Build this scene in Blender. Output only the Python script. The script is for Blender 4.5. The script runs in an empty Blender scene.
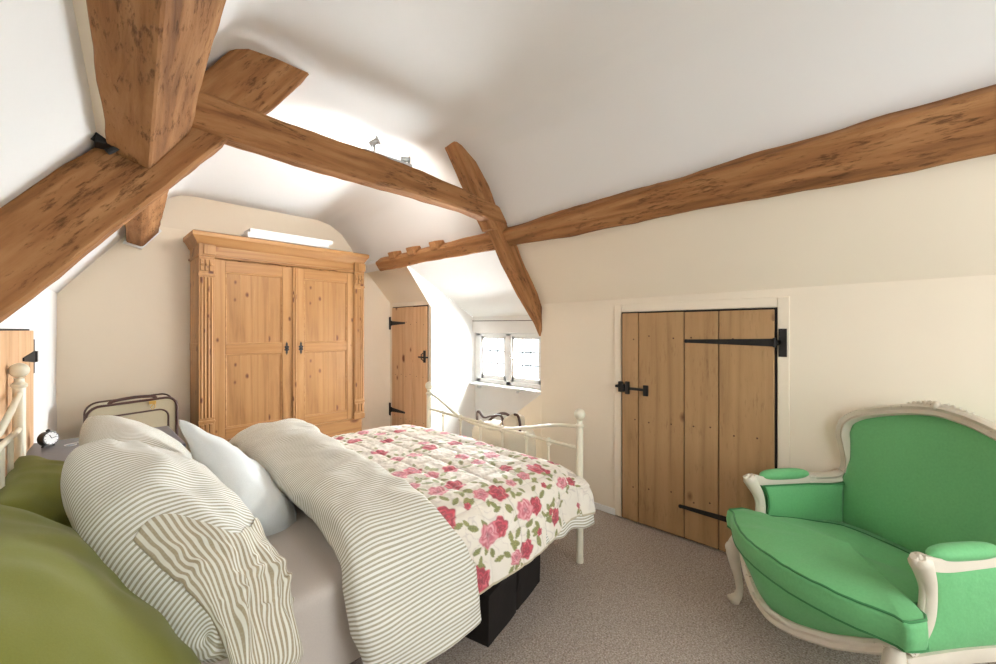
import bpy, bmesh, math, random
import numpy as np
from mathutils import Vector, Matrix, noise
random.seed(7)
SC = bpy.context.scene
COL = SC.collection
PI = math.pi
V = Vector

# ------------------------------------------------------------------ node helpers
def new_mat(name):
    m = bpy.data.materials.new(name); m.use_nodes = True
    nt = m.node_tree; nt.nodes.clear()
    out = nt.nodes.new('ShaderNodeOutputMaterial')
    b = nt.nodes.new('ShaderNodeBsdfPrincipled')
    nt.links.new(b.outputs[0], out.inputs[0])
    return m, nt, b
def N(nt, t, **kw):
    n = nt.nodes.new('ShaderNode' + t)
    for k, v in kw.items():
        if k.startswith('i_'):
            n.inputs[k[2:].replace('_', ' ')].default_value = v
        else: setattr(n, k, v)
    return n
def lk(nt, a, b): nt.links.new(a, b)
def c4(c): return (c[0], c[1], c[2], 1)
def S(r, g, b):   # sRGB 0-255 to linear
    f = lambda u: (u/255/12.92) if u/255 <= .04045 else ((u/255+.055)/1.055)**2.4
    return (f(r), f(g), f(b))
def mixc(nt, fac, a, b, blend='MIX'):
    n = nt.nodes.new('ShaderNodeMix'); n.data_type = 'RGBA'; n.blend_type = blend
    for sock, v in ((n.inputs[0], fac), (n.inputs[6], a), (n.inputs[7], b)):
        if hasattr(v, 'is_output'): lk(nt, v, sock)
        elif isinstance(v, (int, float)): sock.default_value = v
        else: sock.default_value = c4(v)
    return n.outputs[2]
def math_(nt, op, a, b=None, clamp=False):
    n = nt.nodes.new('ShaderNodeMath'); n.operation = op; n.use_clamp = clamp
    for k, v in enumerate((a, b)):
        if v is None: continue
        if hasattr(v, 'is_output'): lk(nt, v, n.inputs[k])
        else: n.inputs[k].default_value = v
    return n.outputs[0]
def ramp(nt, fac, stops):
    n = nt.nodes.new('ShaderNodeValToRGB')
    while len(n.color_ramp.elements) < len(stops): n.color_ramp.elements.new(.5)
    for e, (p, c) in zip(n.color_ramp.elements, stops):
        e.position = p; e.color = c4(c) if hasattr(c, '__len__') else (c, c, c, 1)
    lk(nt, fac, n.inputs[0]); return n.outputs[0]
def bump(nt, b, h, strength=.3, dist=.01, prev=None):
    n = N(nt, 'Bump'); n.inputs['Strength'].default_value = strength; n.inputs['Distance'].default_value = dist
    lk(nt, h, n.inputs['Height'])
    if prev is not None: lk(nt, prev, n.inputs['Normal'])
    lk(nt, n.outputs[0], b.inputs['Normal']); return n.outputs[0]
def coords(nt, scale=(1, 1, 1), which='Object', island=False):
    tc = N(nt, 'TexCoord'); v = tc.outputs[which]
    if island:
        g = N(nt, 'NewGeometry'); a = N(nt, 'VectorMath', operation='SCALE'); a.inputs[0].default_value = (7.1, 9.3, 5.7)
        lk(nt, g.outputs['Random Per Island'], a.inputs['Scale'])
        s = N(nt, 'VectorMath', operation='ADD'); lk(nt, v, s.inputs[0]); lk(nt, a.outputs[0], s.inputs[1]); v = s.outputs[0]
    mp = N(nt, 'Mapping'); mp.inputs['Scale'].default_value = scale
    lk(nt, v, mp.inputs[0]); return mp.outputs[0]

def plain(name, col, rough=.5, metal=0, nscale=40, nstr=.08, var=.08, spec=.5, ndist=.004, sheen=0):
    m, nt, b = new_mat(name)
    no = N(nt, 'TexNoise'); no.inputs['Scale'].default_value = nscale; no.inputs['Detail'].default_value = 4
    lk(nt, coords(nt), no.inputs['Vector'])
    k = tuple(x*(1-var*2) for x in col)
    lk(nt, mixc(nt, no.outputs[0], k, tuple(min(1, x*(1+var)) for x in col)), b.inputs['Base Color'])
    b.inputs['Roughness'].default_value = rough; b.inputs['Metallic'].default_value = metal
    b.inputs['Specular IOR Level'].default_value = spec
    if sheen: b.inputs['Sheen Weight'].default_value = sheen
    bump(nt, b, no.outputs[0], nstr, ndist)
    return m

def wood(name, dark, mid, light, axis=0, stretch=14, scale=3.0, knots=0.0, knotcol=(.05, .02, .01), rough=.55, ndist=.006,
         nstr=.4, pits=0.0, rings=.5, island=False, spec=.35, knotscale=2.6):
    m, nt, b = new_mat(name)
    sc = [stretch]*3; sc[axis] = 1.0
    vec = coords(nt, tuple(s*scale/6 for s in sc), island=island)
    warp = N(nt, 'TexNoise'); warp.inputs['Scale'].default_value = .9; warp.inputs['Detail'].default_value = 2; lk(nt, vec, warp.inputs['Vector'])
    wv = N(nt, 'VectorMath', operation='SCALE'); lk(nt, warp.outputs['Color'], wv.inputs[0]); wv.inputs['Scale'].default_value = 1.2
    ad = N(nt, 'VectorMath', operation='ADD'); lk(nt, vec, ad.inputs[0]); lk(nt, wv.outputs[0], ad.inputs[1])
    n1 = N(nt, 'TexNoise'); n1.inputs['Scale'].default_value = 2.0; n1.inputs['Detail'].default_value = 9; n1.inputs['Roughness'].default_value = .65
    lk(nt, ad.outputs[0], n1.inputs['Vector'])
    sep = N(nt, 'SeparateXYZ'); lk(nt, ad.outputs[0], sep.inputs[0])
    oth = [k for k in (0, 1, 2) if k != axis]
    s1 = math_(nt, 'ADD', sep.outputs[oth[0]], sep.outputs[oth[1]])
    n0 = N(nt, 'TexNoise'); n0.inputs['Scale'].default_value = .35; n0.inputs['Detail'].default_value = 2; lk(nt, vec, n0.inputs['Vector'])
    s2 = math_(nt, 'ADD', math_(nt, 'MULTIPLY', s1, .55), math_(nt, 'MULTIPLY', n0.outputs[0], 9.0))
    ring = math_(nt, 'ABSOLUTE', math_(nt, 'SINE', math_(nt, 'MULTIPLY', s2, 3.0)))
    f = math_(nt, 'ADD', math_(nt, 'MULTIPLY', n1.outputs[0], 1.0 - rings*.5), math_(nt, 'MULTIPLY', ring, rings*.42))
    col = ramp(nt, f, [(.25, dark), (.48, mid), (.75, light)])
    g = N(nt, 'NewGeometry')
    if island:
        col = mixc(nt, math_(nt, 'MULTIPLY', g.outputs['Random Per Island'], .28), col, dark, 'MIX')
    h = f
    tc2 = coords(nt, tuple((2.2 if k != axis else 1.1)*1.0 for k in range(3)), island=island)
    big = N(nt, 'TexNoise'); big.inputs['Scale'].default_value = 2.2; big.inputs['Detail'].default_value = 3; lk(nt, tc2, big.inputs['Vector'])
    col = mixc(nt, ramp(nt, big.outputs[0], [(.42, 0), (.75, .55)]), col, mid, 'MIX')
    if pits:
        sp = [9.0]*3; sp[axis] = 1.6
        v3 = coords(nt, tuple(x*5.5 for x in sp))
        p = N(nt, 'TexNoise'); p.inputs['Scale'].default_value = 1.6; p.inputs['Detail'].default_value = 5; p.inputs['Roughness'].default_value = .7
        lk(nt, v3, p.inputs['Vector'])
        pm = N(nt, 'TexNoise'); pm.inputs['Scale'].default_value = 5; lk(nt, coords(nt), pm.inputs['Vector'])
        pf = ramp(nt, math_(nt, 'MULTIPLY', p.outputs[0], math_(nt, 'ADD', pm.outputs[0], .62)), [(.64, 0), (.80, 1)])
        col = mixc(nt, math_(nt, 'MULTIPLY', pf, pits), col, S(84, 54, 30))
        h = math_(nt, 'SUBTRACT', f, math_(nt, 'MULTIPLY', pf, .8))
    if knots:
        sk = [1.0]*3; sk[axis] = .62
        v4a = coords(nt, tuple(x*knotscale for x in sk), island=island)
        s4 = N(nt, 'SeparateXYZ'); lk(nt, v4a, s4.inputs[0]); c4_ = N(nt, 'CombineXYZ')
        lk(nt, math_(nt, 'ADD', s4.outputs[oth[0]], s4.outputs[oth[1]]), c4_.inputs[0]); lk(nt, s4.outputs[axis], c4_.inputs[1]); v4 = c4_.outputs[0]
        vo = N(nt, 'TexVoronoi', voronoi_dimensions='2D'); vo.inputs['Scale'].default_value = 2.0; vo.inputs['Randomness'].default_value = 1.0
        wn = N(nt, 'TexNoise'); wn.inputs['Scale'].default_value = 9; lk(nt, v4, wn.inputs['Vector'])
        d = math_(nt, 'ADD', vo.outputs['Distance'], math_(nt, 'MULTIPLY', wn.outputs[0], .05))
        lk(nt, v4, vo.inputs['Vector'])
        rs = N(nt, 'SeparateColor'); lk(nt, vo.outputs['Color'], rs.inputs[0])
        size = math_(nt, 'MULTIPLY', math_(nt, 'SUBTRACT', rs.outputs[0], 1-knots, clamp=True), .15/knots)
        dd = math_(nt, 'SUBTRACT', d, size)
        kf = ramp(nt, dd, [(.0, 1), (.04, .7), (.12, 0)])
        kf2 = math_(nt, 'MULTIPLY', kf, math_(nt, 'GREATER_THAN', rs.outputs[0], 1-knots))
        col = mixc(nt, kf2, col, knotcol)
    lk(nt, col, b.inputs['Base Color'])
    b.inputs['Roughness'].default_value = rough; b.inputs['Specular IOR Level'].default_value = spec
    bump(nt, b, h, nstr, ndist)
    return m

def plaster(name, col, rough=.93, amp=.25):
    m, nt, b = new_mat(name)
    v = coords(nt)
    a = N(nt, 'TexNoise'); a.inputs['Scale'].default_value = 1.6; a.inputs['Detail'].default_value = 3; lk(nt, v, a.inputs['Vector'])
    c = N(nt, 'TexNoise'); c.inputs['Scale'].default_value = 30; c.inputs['Detail'].default_value = 5; lk(nt, v, c.inputs['Vector'])
    lk(nt, mixc(nt, a.outputs[0], tuple(x*.97 for x in col), col), b.inputs['Base Color'])
    b.inputs['Roughness'].default_value = rough; b.inputs['Specular IOR Level'].default_value = .2
    p = bump(nt, b, a.outputs[0], amp, .06)
    bump(nt, b, c.outputs[0], .10, .004, p)
    return m

def stripes(name, base, stripe, period, duty=.5, axis=0, soft=.15, rough=.85):
    m, nt, b = new_mat(name)
    tc = N(nt, 'TexCoord'); sp = N(nt, 'SeparateXYZ'); lk(nt, tc.outputs['UV'], sp.inputs[0])
    fr = math_(nt, 'SINE', math_(nt, 'MULTIPLY', sp.outputs[axis], 2*PI/period))
    f = ramp(nt, math_(nt, 'ADD', math_(nt, 'MULTIPLY', fr, .5), .5), [(1-duty-soft, 0), (1-duty+soft, 1)])
    no = N(nt, 'TexNoise'); no.inputs['Scale'].default_value = 220; lk(nt, coords(nt), no.inputs['Vector'])
    f2 = math_(nt, 'MULTIPLY', f, math_(nt, 'ADD', math_(nt, 'MULTIPLY', no.outputs[0], .5), .7), clamp=True)
    lk(nt, mixc(nt, f2, base, stripe), b.inputs['Base Color'])
    b.inputs['Roughness'].default_value = rough; b.inputs['Specular IOR Level'].default_value = .2
    b.inputs['Sheen Weight'].default_value = .15
    w = N(nt, 'TexNoise'); w.inputs['Scale'].default_value = 14; w.inputs['Detail'].default_value = 6; lk(nt, coords(nt), w.inputs['Vector'])
    bump(nt, b, w.outputs[0], .25, .012)
    return m

def fabric(name, col, rough=.9, wr=.25, wscale=12, weave=300, sheen=.2, var=.06):
    m, nt, b = new_mat(name)
    w = N(nt, 'TexNoise'); w.inputs['Scale'].default_value = wscale; w.inputs['Detail'].default_value = 6; lk(nt, coords(nt), w.inputs['Vector'])
    z = N(nt, 'TexNoise'); z.inputs['Scale'].default_value = weave; lk(nt, coords(nt), z.inputs['Vector'])
    lk(nt, mixc(nt, z.outputs[0], tuple(x*(1-2*var) for x in col), tuple(min(1, x*(1+var)) for x in col)), b.inputs['Base Color'])
    b.inputs['Roughness'].default_value = rough; b.inputs['Specular IOR Level'].default_value = .25
    b.inputs['Sheen Weight'].default_value = sheen
    p = bump(nt, b, w.outputs[0], wr, .012)
    bump(nt, b, z.outputs[0], .12, .002, p)
    return m

# ------------------------------------------------------------------ mesh helpers
WLOC = {}
class MB:
    def __init__(s): s.v = []; s.f = []; s.uv = []
    def add(s, vs, fs, uvs=None):
        o = len(s.v); s.v += [V(p) for p in vs]; s.f += [tuple(i+o for i in f) for f in fs]
        s.uv += (list(uvs) if uvs is not None else [(p[0], p[1]) for p in vs]); return s
    def box(s, x0, x1, y0, y1, z0, z1, T=None):
        vs = [V((x, y, z)) for z in (z0, z1) for y in (y0, y1) for x in (x0, x1)]
        if T: vs = [T(p) for p in vs]
        return s.add(vs, [(0, 2, 3, 1), (4, 5, 7, 6), (0, 1, 5, 4), (2, 6, 7, 3), (0, 4, 6, 2), (1, 3, 7, 5)])
    def prism(s, pts, off):      # polygon of 3d points swept by a vector
        n = len(pts); off = V(off); a = [V(p) for p in pts]
        return s.add(a + [p+off for p in a], [tuple(range(n))[::-1], tuple(range(n, 2*n))] + [(i, (i+1) % n, n+(i+1) % n, n+i) for i in range(n)])
    def tube(s, pts, r, n=10, cap=True, flat=1.0, up=None):
        pts = [V(p) for p in pts]; m = len(pts); rs = r if hasattr(r, '__len__') else [r]*m
        t0 = (pts[1]-pts[0]).normalized()
        ref = V(up) if up else (V((0, 0, 1)) if abs(t0.z) < .9 else V((1, 0, 0)))
        vs = []; nrm = None
        for i, p in enumerate(pts):
            t = (pts[min(i+1, m-1)]-pts[max(i-1, 0)]).normalized()
            nrm = (ref - t*ref.dot(t)) if nrm is None or up else (nrm - t*nrm.dot(t))
            nrm.normalize(); bi = t.cross(nrm)
            for k in range(n):
                a = 2*PI*k/n; vs.append(p + nrm*math.cos(a)*rs[i] + bi*math.sin(a)*rs[i]*flat)
        fs = [(i*n+k, i*n+(k+1) % n, (i+1)*n+(k+1) % n, (i+1)*n+k) for i in range(m-1) for k in range(n)]
        if cap: fs += [tuple(range(n))[::-1], tuple(range((m-1)*n, m*n))]
        return s.add(vs, fs)
    def lathe(s, prof, c, n=24, axis='Z'):
        vs = []
        for r, h in prof:
            for k in range(n):
                a = 2*PI*k/n; x, y = r*math.cos(a), r*math.sin(a)
                p = (x, y, h) if axis == 'Z' else ((h, x, y) if axis == 'X' else (x, h, y))
                vs.append(V(c)+V(p))
        m = len(prof)
        fs = [(i*n+k, i*n+(k+1) % n, (i+1)*n+(k+1) % n, (i+1)*n+k) for i in range(m-1) for k in range(n)]
        fs += [tuple(range(n))[::-1], tuple(range((m-1)*n, m*n))]
        return s.add(vs, fs)
    def grid(s, fn, nu, nv, cu=False, cv=False, uvf=None):
        vs = []; uv = []
        for i in range(nu):
            for j in range(nv):
                a = i/(nu if cu else nu-1); b = j/(nv if cv else nv-1)
                vs.append(V(fn(a, b))); uv.append(uvf(a, b) if uvf else (a, b))
        fs = []
        for i in range(nu if cu else nu-1):
            for j in range(nv if cv else nv-1):
                i2, j2 = (i+1) % nu, (j+1) % nv
                fs.append((i*nv+j, i2*nv+j, i2*nv+j2, i*nv+j2))
        return s.add(vs, fs, uv)
    def build(s, name, mat, parent=None, bevel=0, smooth=True, ang=40, frame=None, sub=0, seg=2, solid=0, recalc=True):
        if frame is None:
            mn = V([min(p[i] for p in s.v) for i in range(3)]); mx = V([max(p[i] for p in s.v) for i in range(3)])
            frame = Matrix.Translation(((mn.x+mx.x)/2, (mn.y+mx.y)/2, mn.z))
        inv = frame.inverted()
        me = bpy.data.meshes.new(name); me.from_pydata([inv @ p for p in s.v], [], s.f)
        uvl = me.uv_layers.new(name='UVMap')
        idx = np.empty(len(me.loops), dtype=np.int32); me.loops.foreach_get('vertex_index', idx)
        uvl.data.foreach_set('uv', np.array(s.uv, dtype=np.float32)[idx].ravel())
        if recalc:
            bm = bmesh.new(); bm.from_mesh(me); bmesh.ops.recalc_face_normals(bm, faces=bm.faces); bm.to_mesh(me); bm.free()
        if smooth:
            me.polygons.foreach_set('use_smooth', [True]*len(me.polygons)); me.set_sharp_from_angle(angle=math.radians(ang))
        o = bpy.data.objects.new(name, me); COL.objects.link(o)
        me.materials.append(mat)
        place(o, frame, parent)
        if solid:
            md = o.modifiers.new('solid', 'SOLIDIFY'); md.thickness = solid; md.offset = -1
        if bevel:
            md = o.modifiers.new('bevel', 'BEVEL'); md.width = bevel; md.segments = seg; md.limit_method = 'ANGLE'; md.angle_limit = math.radians(35)
        if sub:
            md = o.modifiers.new('sub', 'SUBSURF'); md.levels = sub; md.render_levels = sub
        return o
def place(o, frame, parent):
    WLOC[o.name] = frame.copy()
    if parent: o.parent = parent; o.matrix_local = WLOC[parent.name].inverted() @ frame
    else: o.matrix_world = frame
def empty(name, loc):
    o = bpy.data.objects.new(name, None); COL.objects.link(o); o.empty_display_size = .1
    place(o, Matrix.Translation(loc), None); return o
def tag(o, label=None, cat=None, group=None, kind=None):
    for k, v in (('label', label), ('category', cat), ('group', group), ('kind', kind)):
        if v: o[k] = v
    return o
def thing(name, loc, label, cat, group=None): return tag(empty(name, loc), label, cat, group)
def struct(o, label): return tag(o, label, None, None, 'structure')
def lerp(a, b, t): return a+(b-a)*t
def smooth(t): t = max(0, min(1, t)); return t*t*(3-2*t)
def interp(xs, ys, x):
    return float(np.interp(x, xs, ys))
def spline(pts, n):      # Catmull-Rom through points
    P = [V(p) for p in pts]; P = [P[0]*2-P[1]] + P + [P[-1]*2-P[-2]]; out = []
    m = len(P)-3
    for k in range(n):
        u = k/(n-1)*m; i = min(int(u), m-1); t = u-i; a, b, c, d = P[i:i+4]
        out.append(.5*((2*b)+(c-a)*t+(2*a-5*b+4*c-d)*t*t+(3*b-a-3*c+d)*t**3))
    return out
def nz(p, s, seed=0): return noise.noise(V(p)*s + V((seed*13.7, seed*7.1, seed*3.3)))

# ------------------------------------------------------------------ materials
WHITE = plaster('white_plaster', S(231, 229, 226))
CREAM = plaster('cream_plaster', S(239, 227, 207), amp=.3)
DORM = plaster('dormer_plaster', S(240, 239, 235), amp=.12)
PAINT = plain('white_gloss_paint', S(240, 240, 238), .4, var=.02)
OAK = wood('old_oak', S(98, 64, 37), S(149, 103, 64), S(182, 135, 91), 0, 12, 5.0, rough=.8, pits=.75, rings=.35, nstr=.55, ndist=.012, spec=.2)
PINE = wood('waxed_pine', S(130, 90, 52), S(162, 118, 72), S(181, 139, 92), 2, 16, 4.0, knots=.30, knotcol=S(92, 50, 28), rough=.45, rings=.45, nstr=.1, ndist=.003, island=True, knotscale=5.2)
PINEH = wood('waxed_pine_rail', S(132, 90, 50), S(162, 117, 71), S(181, 138, 90), 0, 16, 4.0, knots=.12, knotcol=S(104, 56, 28), rough=.45, rings=.5, nstr=.1, ndist=.003, island=True)
PLANK = wood('elm_planks', S(142, 110, 74), S(171, 135, 94), S(188, 152, 110), 2, 15, 3.2, knots=.05, knotcol=S(110, 76, 50), rough=.6, rings=.5, nstr=.2, ndist=.004, island=True, pits=.25)
PLANK2 = wood('pale_pine_planks', S(184, 142, 104), S(208, 168, 128), S(222, 186, 148), 2, 15, 3.2, knots=.30, knotcol=S(120, 74, 44), rough=.6, rings=.45, nstr=.15, ndist=.003, island=True, knotscale=3.2)
IRON = plain('black_iron', S(38, 36, 35), .55, .4, 60, .3, .2)
DARK = plain('dark_gap', S(28, 22, 18), .9)
STEEL = plain('brushed_steel', S(206, 207, 206), .4, .15, 80, .05)
BEDPAINT = plain('cream_bed_enamel', S(226, 220, 199), .35, 0, 30, .05, .03)
SHEET = fabric('taupe_sheet', S(204, 194, 185), wr=.3, wscale=6)
WHITECOT = fabric('white_cotton', S(226, 231, 230), wr=.35, wscale=7)
OLIVE = fabric('olive_cotton', S(116, 118, 46), wr=.35, wscale=5, sheen=.1)
STRIPE = stripes('ticking_stripe', S(240, 239, 232), S(176, 169, 145), .0145, .44, 0)
STRIPEP = stripes('pillow_ticking', S(240, 240, 235), S(172, 166, 142), .015, .45, 0)
STRIPEC = stripes('cuff_ticking', S(226, 224, 212), S(164, 151, 124), .017, .5, 0)
BLACKFAB = fabric('black_fabric', S(38, 33, 31), wr=.3, wscale=9, sheen=.0)
GREENFAB = fabric('green_damask', S(108, 178, 118), rough=.6, wr=.25, wscale=22, weave=120, sheen=.1, var=.07)
PIPING = fabric('green_piping', S(62, 128, 76), wr=.1)
GREYTOP = plain('grey_paint', S(112, 111, 116), .45)
CANVAS = fabric('beige_canvas', S(178, 166, 140), wr=.1)
CREAMCAN = fabric('cream_canvas', S(222, 212, 190), wr=.1)
LEATHER = plain('brown_leather', S(70, 42, 34), .5, nscale=90, nstr=.2)
PAPER = plain('white_card', S(236, 236, 236), .7, var=.02)
LEAD = plain('lead_came', S(120, 122, 126), .6)
BRASS = plain('brass', S(190, 150, 80), .35, .9)
BLACKP = plain('black_plastic', S(24, 24, 26), .4)

def chalk_paint():
    m, nt, b = new_mat('distressed_cream_paint')
    no = N(nt, 'TexNoise'); no.inputs['Scale'].default_value = 38; no.inputs['Detail'].default_value = 8; no.inputs['Roughness'].default_value = .7
    lk(nt, coords(nt), no.inputs['Vector'])
    n2 = N(nt, 'TexNoise'); n2.inputs['Scale'].default_value = 6; lk(nt, coords(nt), n2.inputs['Vector'])
    base = mixc(nt, n2.outputs[0], S(196, 186, 168), S(224, 215, 198))
    f = ramp(nt, math_(nt, 'MULTIPLY', no.outputs[0], math_(nt, 'ADD', n2.outputs[0], .5)), [(.70, 0), (.76, .75)])
    lk(nt, mixc(nt, f, base, S(120, 88, 62)), b.inputs['Base Color'])
    b.inputs['Roughness'].default_value = .6
    bump(nt, b, no.outputs[0], .2, .003)
    return m
CHALK = chalk_paint()

def carpet_mat():
    m, nt, b = new_mat('loop_carpet')
    v = coords(nt)
    vo = N(nt, 'TexVoronoi'); vo.inputs['Scale'].default_value = 110; lk(nt, v, vo.inputs['Vector'])
    no = N(nt, 'TexNoise'); no.inputs['Scale'].default_value = 150; no.inputs['Detail'].default_value = 3; lk(nt, v, no.inputs['Vector'])
    n2 = N(nt, 'TexNoise'); n2.inputs['Scale'].default_value = 1.2; lk(nt, v, n2.inputs['Vector'])
    c = ramp(nt, no.outputs[0], [(.3, S(142, 130, 120)), (.5, S(192, 180, 169)), (.72, S(220, 210, 200))])
    c = mixc(nt, math_(nt, 'MULTIPLY', vo.outputs['Distance'], .55), c, S(118, 103, 92))
    lk(nt, c, b.inputs['Base Color']); b.inputs['Roughness'].default_value = .95; b.inputs['Specular IOR Level'].default_value = .1
    h = math_(nt, 'SUBTRACT', no.outputs[0], vo.outputs['Distance'])
    bump(nt, b, h, .8, .006)
    return m
CARPET = carpet_mat()

def glass_mat():
    m = bpy.data.materials.new('window_glass'); m.use_nodes = True; nt = m.node_tree; nt.nodes.clear()
    out = nt.nodes.new('ShaderNodeOutputMaterial'); t = N(nt, 'BsdfTransparent'); g = N(nt, 'BsdfGlossy'); g.inputs['Roughness'].default_value = .02
    mx = N(nt, 'MixShader'); lw = N(nt, 'LayerWeight'); fr = math_(nt, 'ADD', math_(nt, 'MULTIPLY', math_(nt, 'POWER', lw.outputs['Facing'], 5.0), .6), .03)
    lk(nt, fr, mx.inputs[0]); lk(nt, t.outputs[0], mx.inputs[1]); lk(nt, g.outputs[0], mx.inputs[2]); lk(nt, mx.outputs[0], out.inputs[0])
    t.inputs[0].default_value = (.95, .97, .98, 1); return m
GLASS = glass_mat()

# ------------------------------------------------------------------ the room
# room axes: X across (right wall at 2.65), Y along the ridge (far gable at 4.33), Z up; the left wall is slightly skewed
XR, YG, YN = 2.65, 4.33, -1.7
def xl(y): return -.075 - .081*(YG-y)
DY0, DY1, XW = 2.065, 3.525, 3.27       # dormer recess

m = MB(); m.box(-.9, 3.4, YN-.3, YG+.15, -.08, 0)
struct(m.build('floor', CARPET, smooth=False), 'brown grey loop pile carpet')

# ceiling: left slope, flat, right slope above the purlin, lofted along the ridge with a soft crease
def section(y):
    t = (y-DY0)/(YG-DY0)
    zf = lerp(2.56, 2.43, max(0, t)) if t > 0 else 2.56
    a = xl(y)
    lo = V((a-.02, 0, 1.57)); hi_z = zf
    slope = 1.327
    pl = [(a-.02 - (1.57-1.40)/slope*0, 1.56)]
    xfl = a + (zf-1.56)/slope
    xfr = XR-(zf-1.53)/slope
    ctrl = [(a, 1.56), (xfl-.14, zf-.14*slope), (xfl-.03, zf-.055), (xfl+.05, zf-.012), (xfl+.16, zf), ((xfl+xfr)/2, zf+.005), (xfr-.22, zf), (xfr-.08, zf-.03), (xfr+.05, zf-.10), (xfr+.17, zf-.17*slope), (XR-(1.96-1.53)/slope, 1.96)]
    return ctrl
ys = list(np.linspace(YN, DY0-.02, 24)) + list(np.linspace(DY0+.06, YG-.1, 16)) + [YG+.03]
ys = sorted(ys)
rows = []
for y in ys:
    c = section(y); xs = [p[0] for p in c]; 
    pts = []
    for i in range(len(c)-1):
        for k in range(4 if i not in (0, 9) else 8):
            t = k/(4 if i not in (0, 9) else 8); pts.append((lerp(c[i][0], c[i+1][0], t), lerp(c[i][1], c[i+1][1], t)))
    pts.append(c[-1]); rows.append(pts)
nv = len(rows[0]); vs = []; fs = []
for y, r in zip(ys, rows):
    for (x, z) in r:
        vs.append(V((x, y, z + .012*nz((x, y, z), 1.7, 2))))
for i in range(len(rows)-1):
    for j in range(nv-1):
        fs.append((i*nv+j, i*nv+j+1, (i+1)*nv+j+1, (i+1)*nv+j))
m = MB(); m.add(vs, fs)
struct(m.build('ceiling', WHITE, ang=60), 'white plaster ceiling following the roof slopes')

# left wall (low, skewed)
m = MB()
m.grid(lambda a, b: (xl(lerp(YN, YG+.03, a)) + .006*nz((0, lerp(YN, YG, a), b*1.57), 1.5, 4), lerp(YN, YG+.03, a), b*1.575), 30, 8)
struct(m.build('wall_left', WHITE), 'white low eaves wall')

# far gable wall: lower face and slightly raked upper band
def gab(x, z): return V((x, YG - max(0, z-2.15)*.22 + .006*nz((x, 9, z), 1.4, 5), z))
m = MB()
m.grid(lambda a, b: gab(lerp(-.25, 2.75, a), b*2.15), 24, 20)
m.grid(lambda a, b: gab(lerp(-.25, 2.75, a), 2.15+b*.45), 24, 6)
struct(m.build('wall_back', CREAM, ang=25), 'cream plastered gable wall behind the wardrobe')

# right wall: vertical part and the raked strip up to the purlin
m = MB()
def rw(y0, y1, zc0, zc1, n=16):
    m.grid(lambda a, b: (XR + .004*nz((3, lerp(y0, y1, a), b*1.5), 1.6, 6), lerp(y0, y1, a), b*lerp(zc0, zc1, a)), n, 10)
    m.grid(lambda a, b: (XR - b*.335 + (1-b)*.004*nz((3, lerp(y0, y1, a), 1.5), 1.6, 6), lerp(y0, y1, a), lerp(lerp(zc0, zc1, a), 1.985, b)), n, 6)
rw(YN, DY0, 1.54, 1.51, 24); rw(DY1, YG+.03, 1.60, 1.61, 8)
# splayed foot of the dormer jamb
m.prism([(XR, DY0-.001, 0), (XR, DY0+.25, 0), (XR, DY0+.25, .60), (XR, DY0, .775)], (.62, 0, 0))
struct(m.build('wall_right', CREAM, ang=30), 'cream plastered eaves wall with the dormer recess')

# dormer recess: cheeks, window wall, sloping soffit
ztop = 1.97
xs_top = XR-.335
def cheek(y):
    return [(XR, y, 0), (XW+.02, y, 0), (XW+.02, y, 1.42), (xs_top, y, ztop), (XR, y, 1.53)]
m = MB(); m.add(cheek(DY1), [(0, 1, 2, 3, 4)])
struct(m.build('wall_dormer_far', DORM, smooth=False), 'cream dormer cheek beside the small plank door')
m = MB(); m.add(cheek(DY0), [(0, 1, 2, 3, 4)])
struct(m.build('wall_dormer_near', DORM, smooth=False), 'dormer cheek on the near side of the window')
WY0, WY1, WZ0, WZ1 = 2.50, 3.50, .70, 1.265
m = MB()
def quad(y0, y1, z0, z1): m.add([(XW, y0, z0), (XW, y1, z0), (XW, y1, z1), (XW, y0, z1)], [(0, 1, 2, 3)])
quad(DY0, DY1, 0, WZ0); quad(DY0, DY1, WZ1, 1.43); quad(DY0, WY0, WZ0, WZ1); quad(WY1, DY1, WZ0, WZ1)
for (a, b_) in (((WY0, WZ0), (WY1, WZ0)), ((WY1, WZ0), (WY1, WZ1)), ((WY1, WZ1), (WY0, WZ1)), ((WY0, WZ1), (WY0, WZ0))):
    m.add([(XW, a[0], a[1]), (XW, b_[0], b_[1]), (XW+.10, b_[0], b_[1]), (XW+.10, a[0], a[1])], [(0, 1, 2, 3)])
struct(m.build('wall_dormer', DORM, smooth=False), 'white plaster wall under and around the dormer window')
m = MB(); m.grid(lambda a, b: (lerp(XW+.05, xs_top, b), lerp(DY0, DY1, a), lerp(1.405, ztop, b)+.004*nz((b, a, 2), 2, 8)), 12, 10)
struct(m.build('ceiling_dormer', DORM), 'white sloping soffit of the dormer')
# projecting lintel above the window with a curtain wire
m = MB(); m.box(XW-.035, XW+.01, DY0+.0, DY1-.0, WZ1+.005, 1.45)
lint = struct(m.build('trim_1', DORM, bevel=.004, smooth=False), 'plastered lintel above the dormer window')
m = MB(); m.tube([(XW-.045, DY0+.01, 1.40), (XW-.047, 2.7, 1.397), (XW-.045, DY1-.01, 1.405)], .004, 6)
m.build('curtain_wire', plain('wire', S(110, 100, 92), .5), lint)

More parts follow.
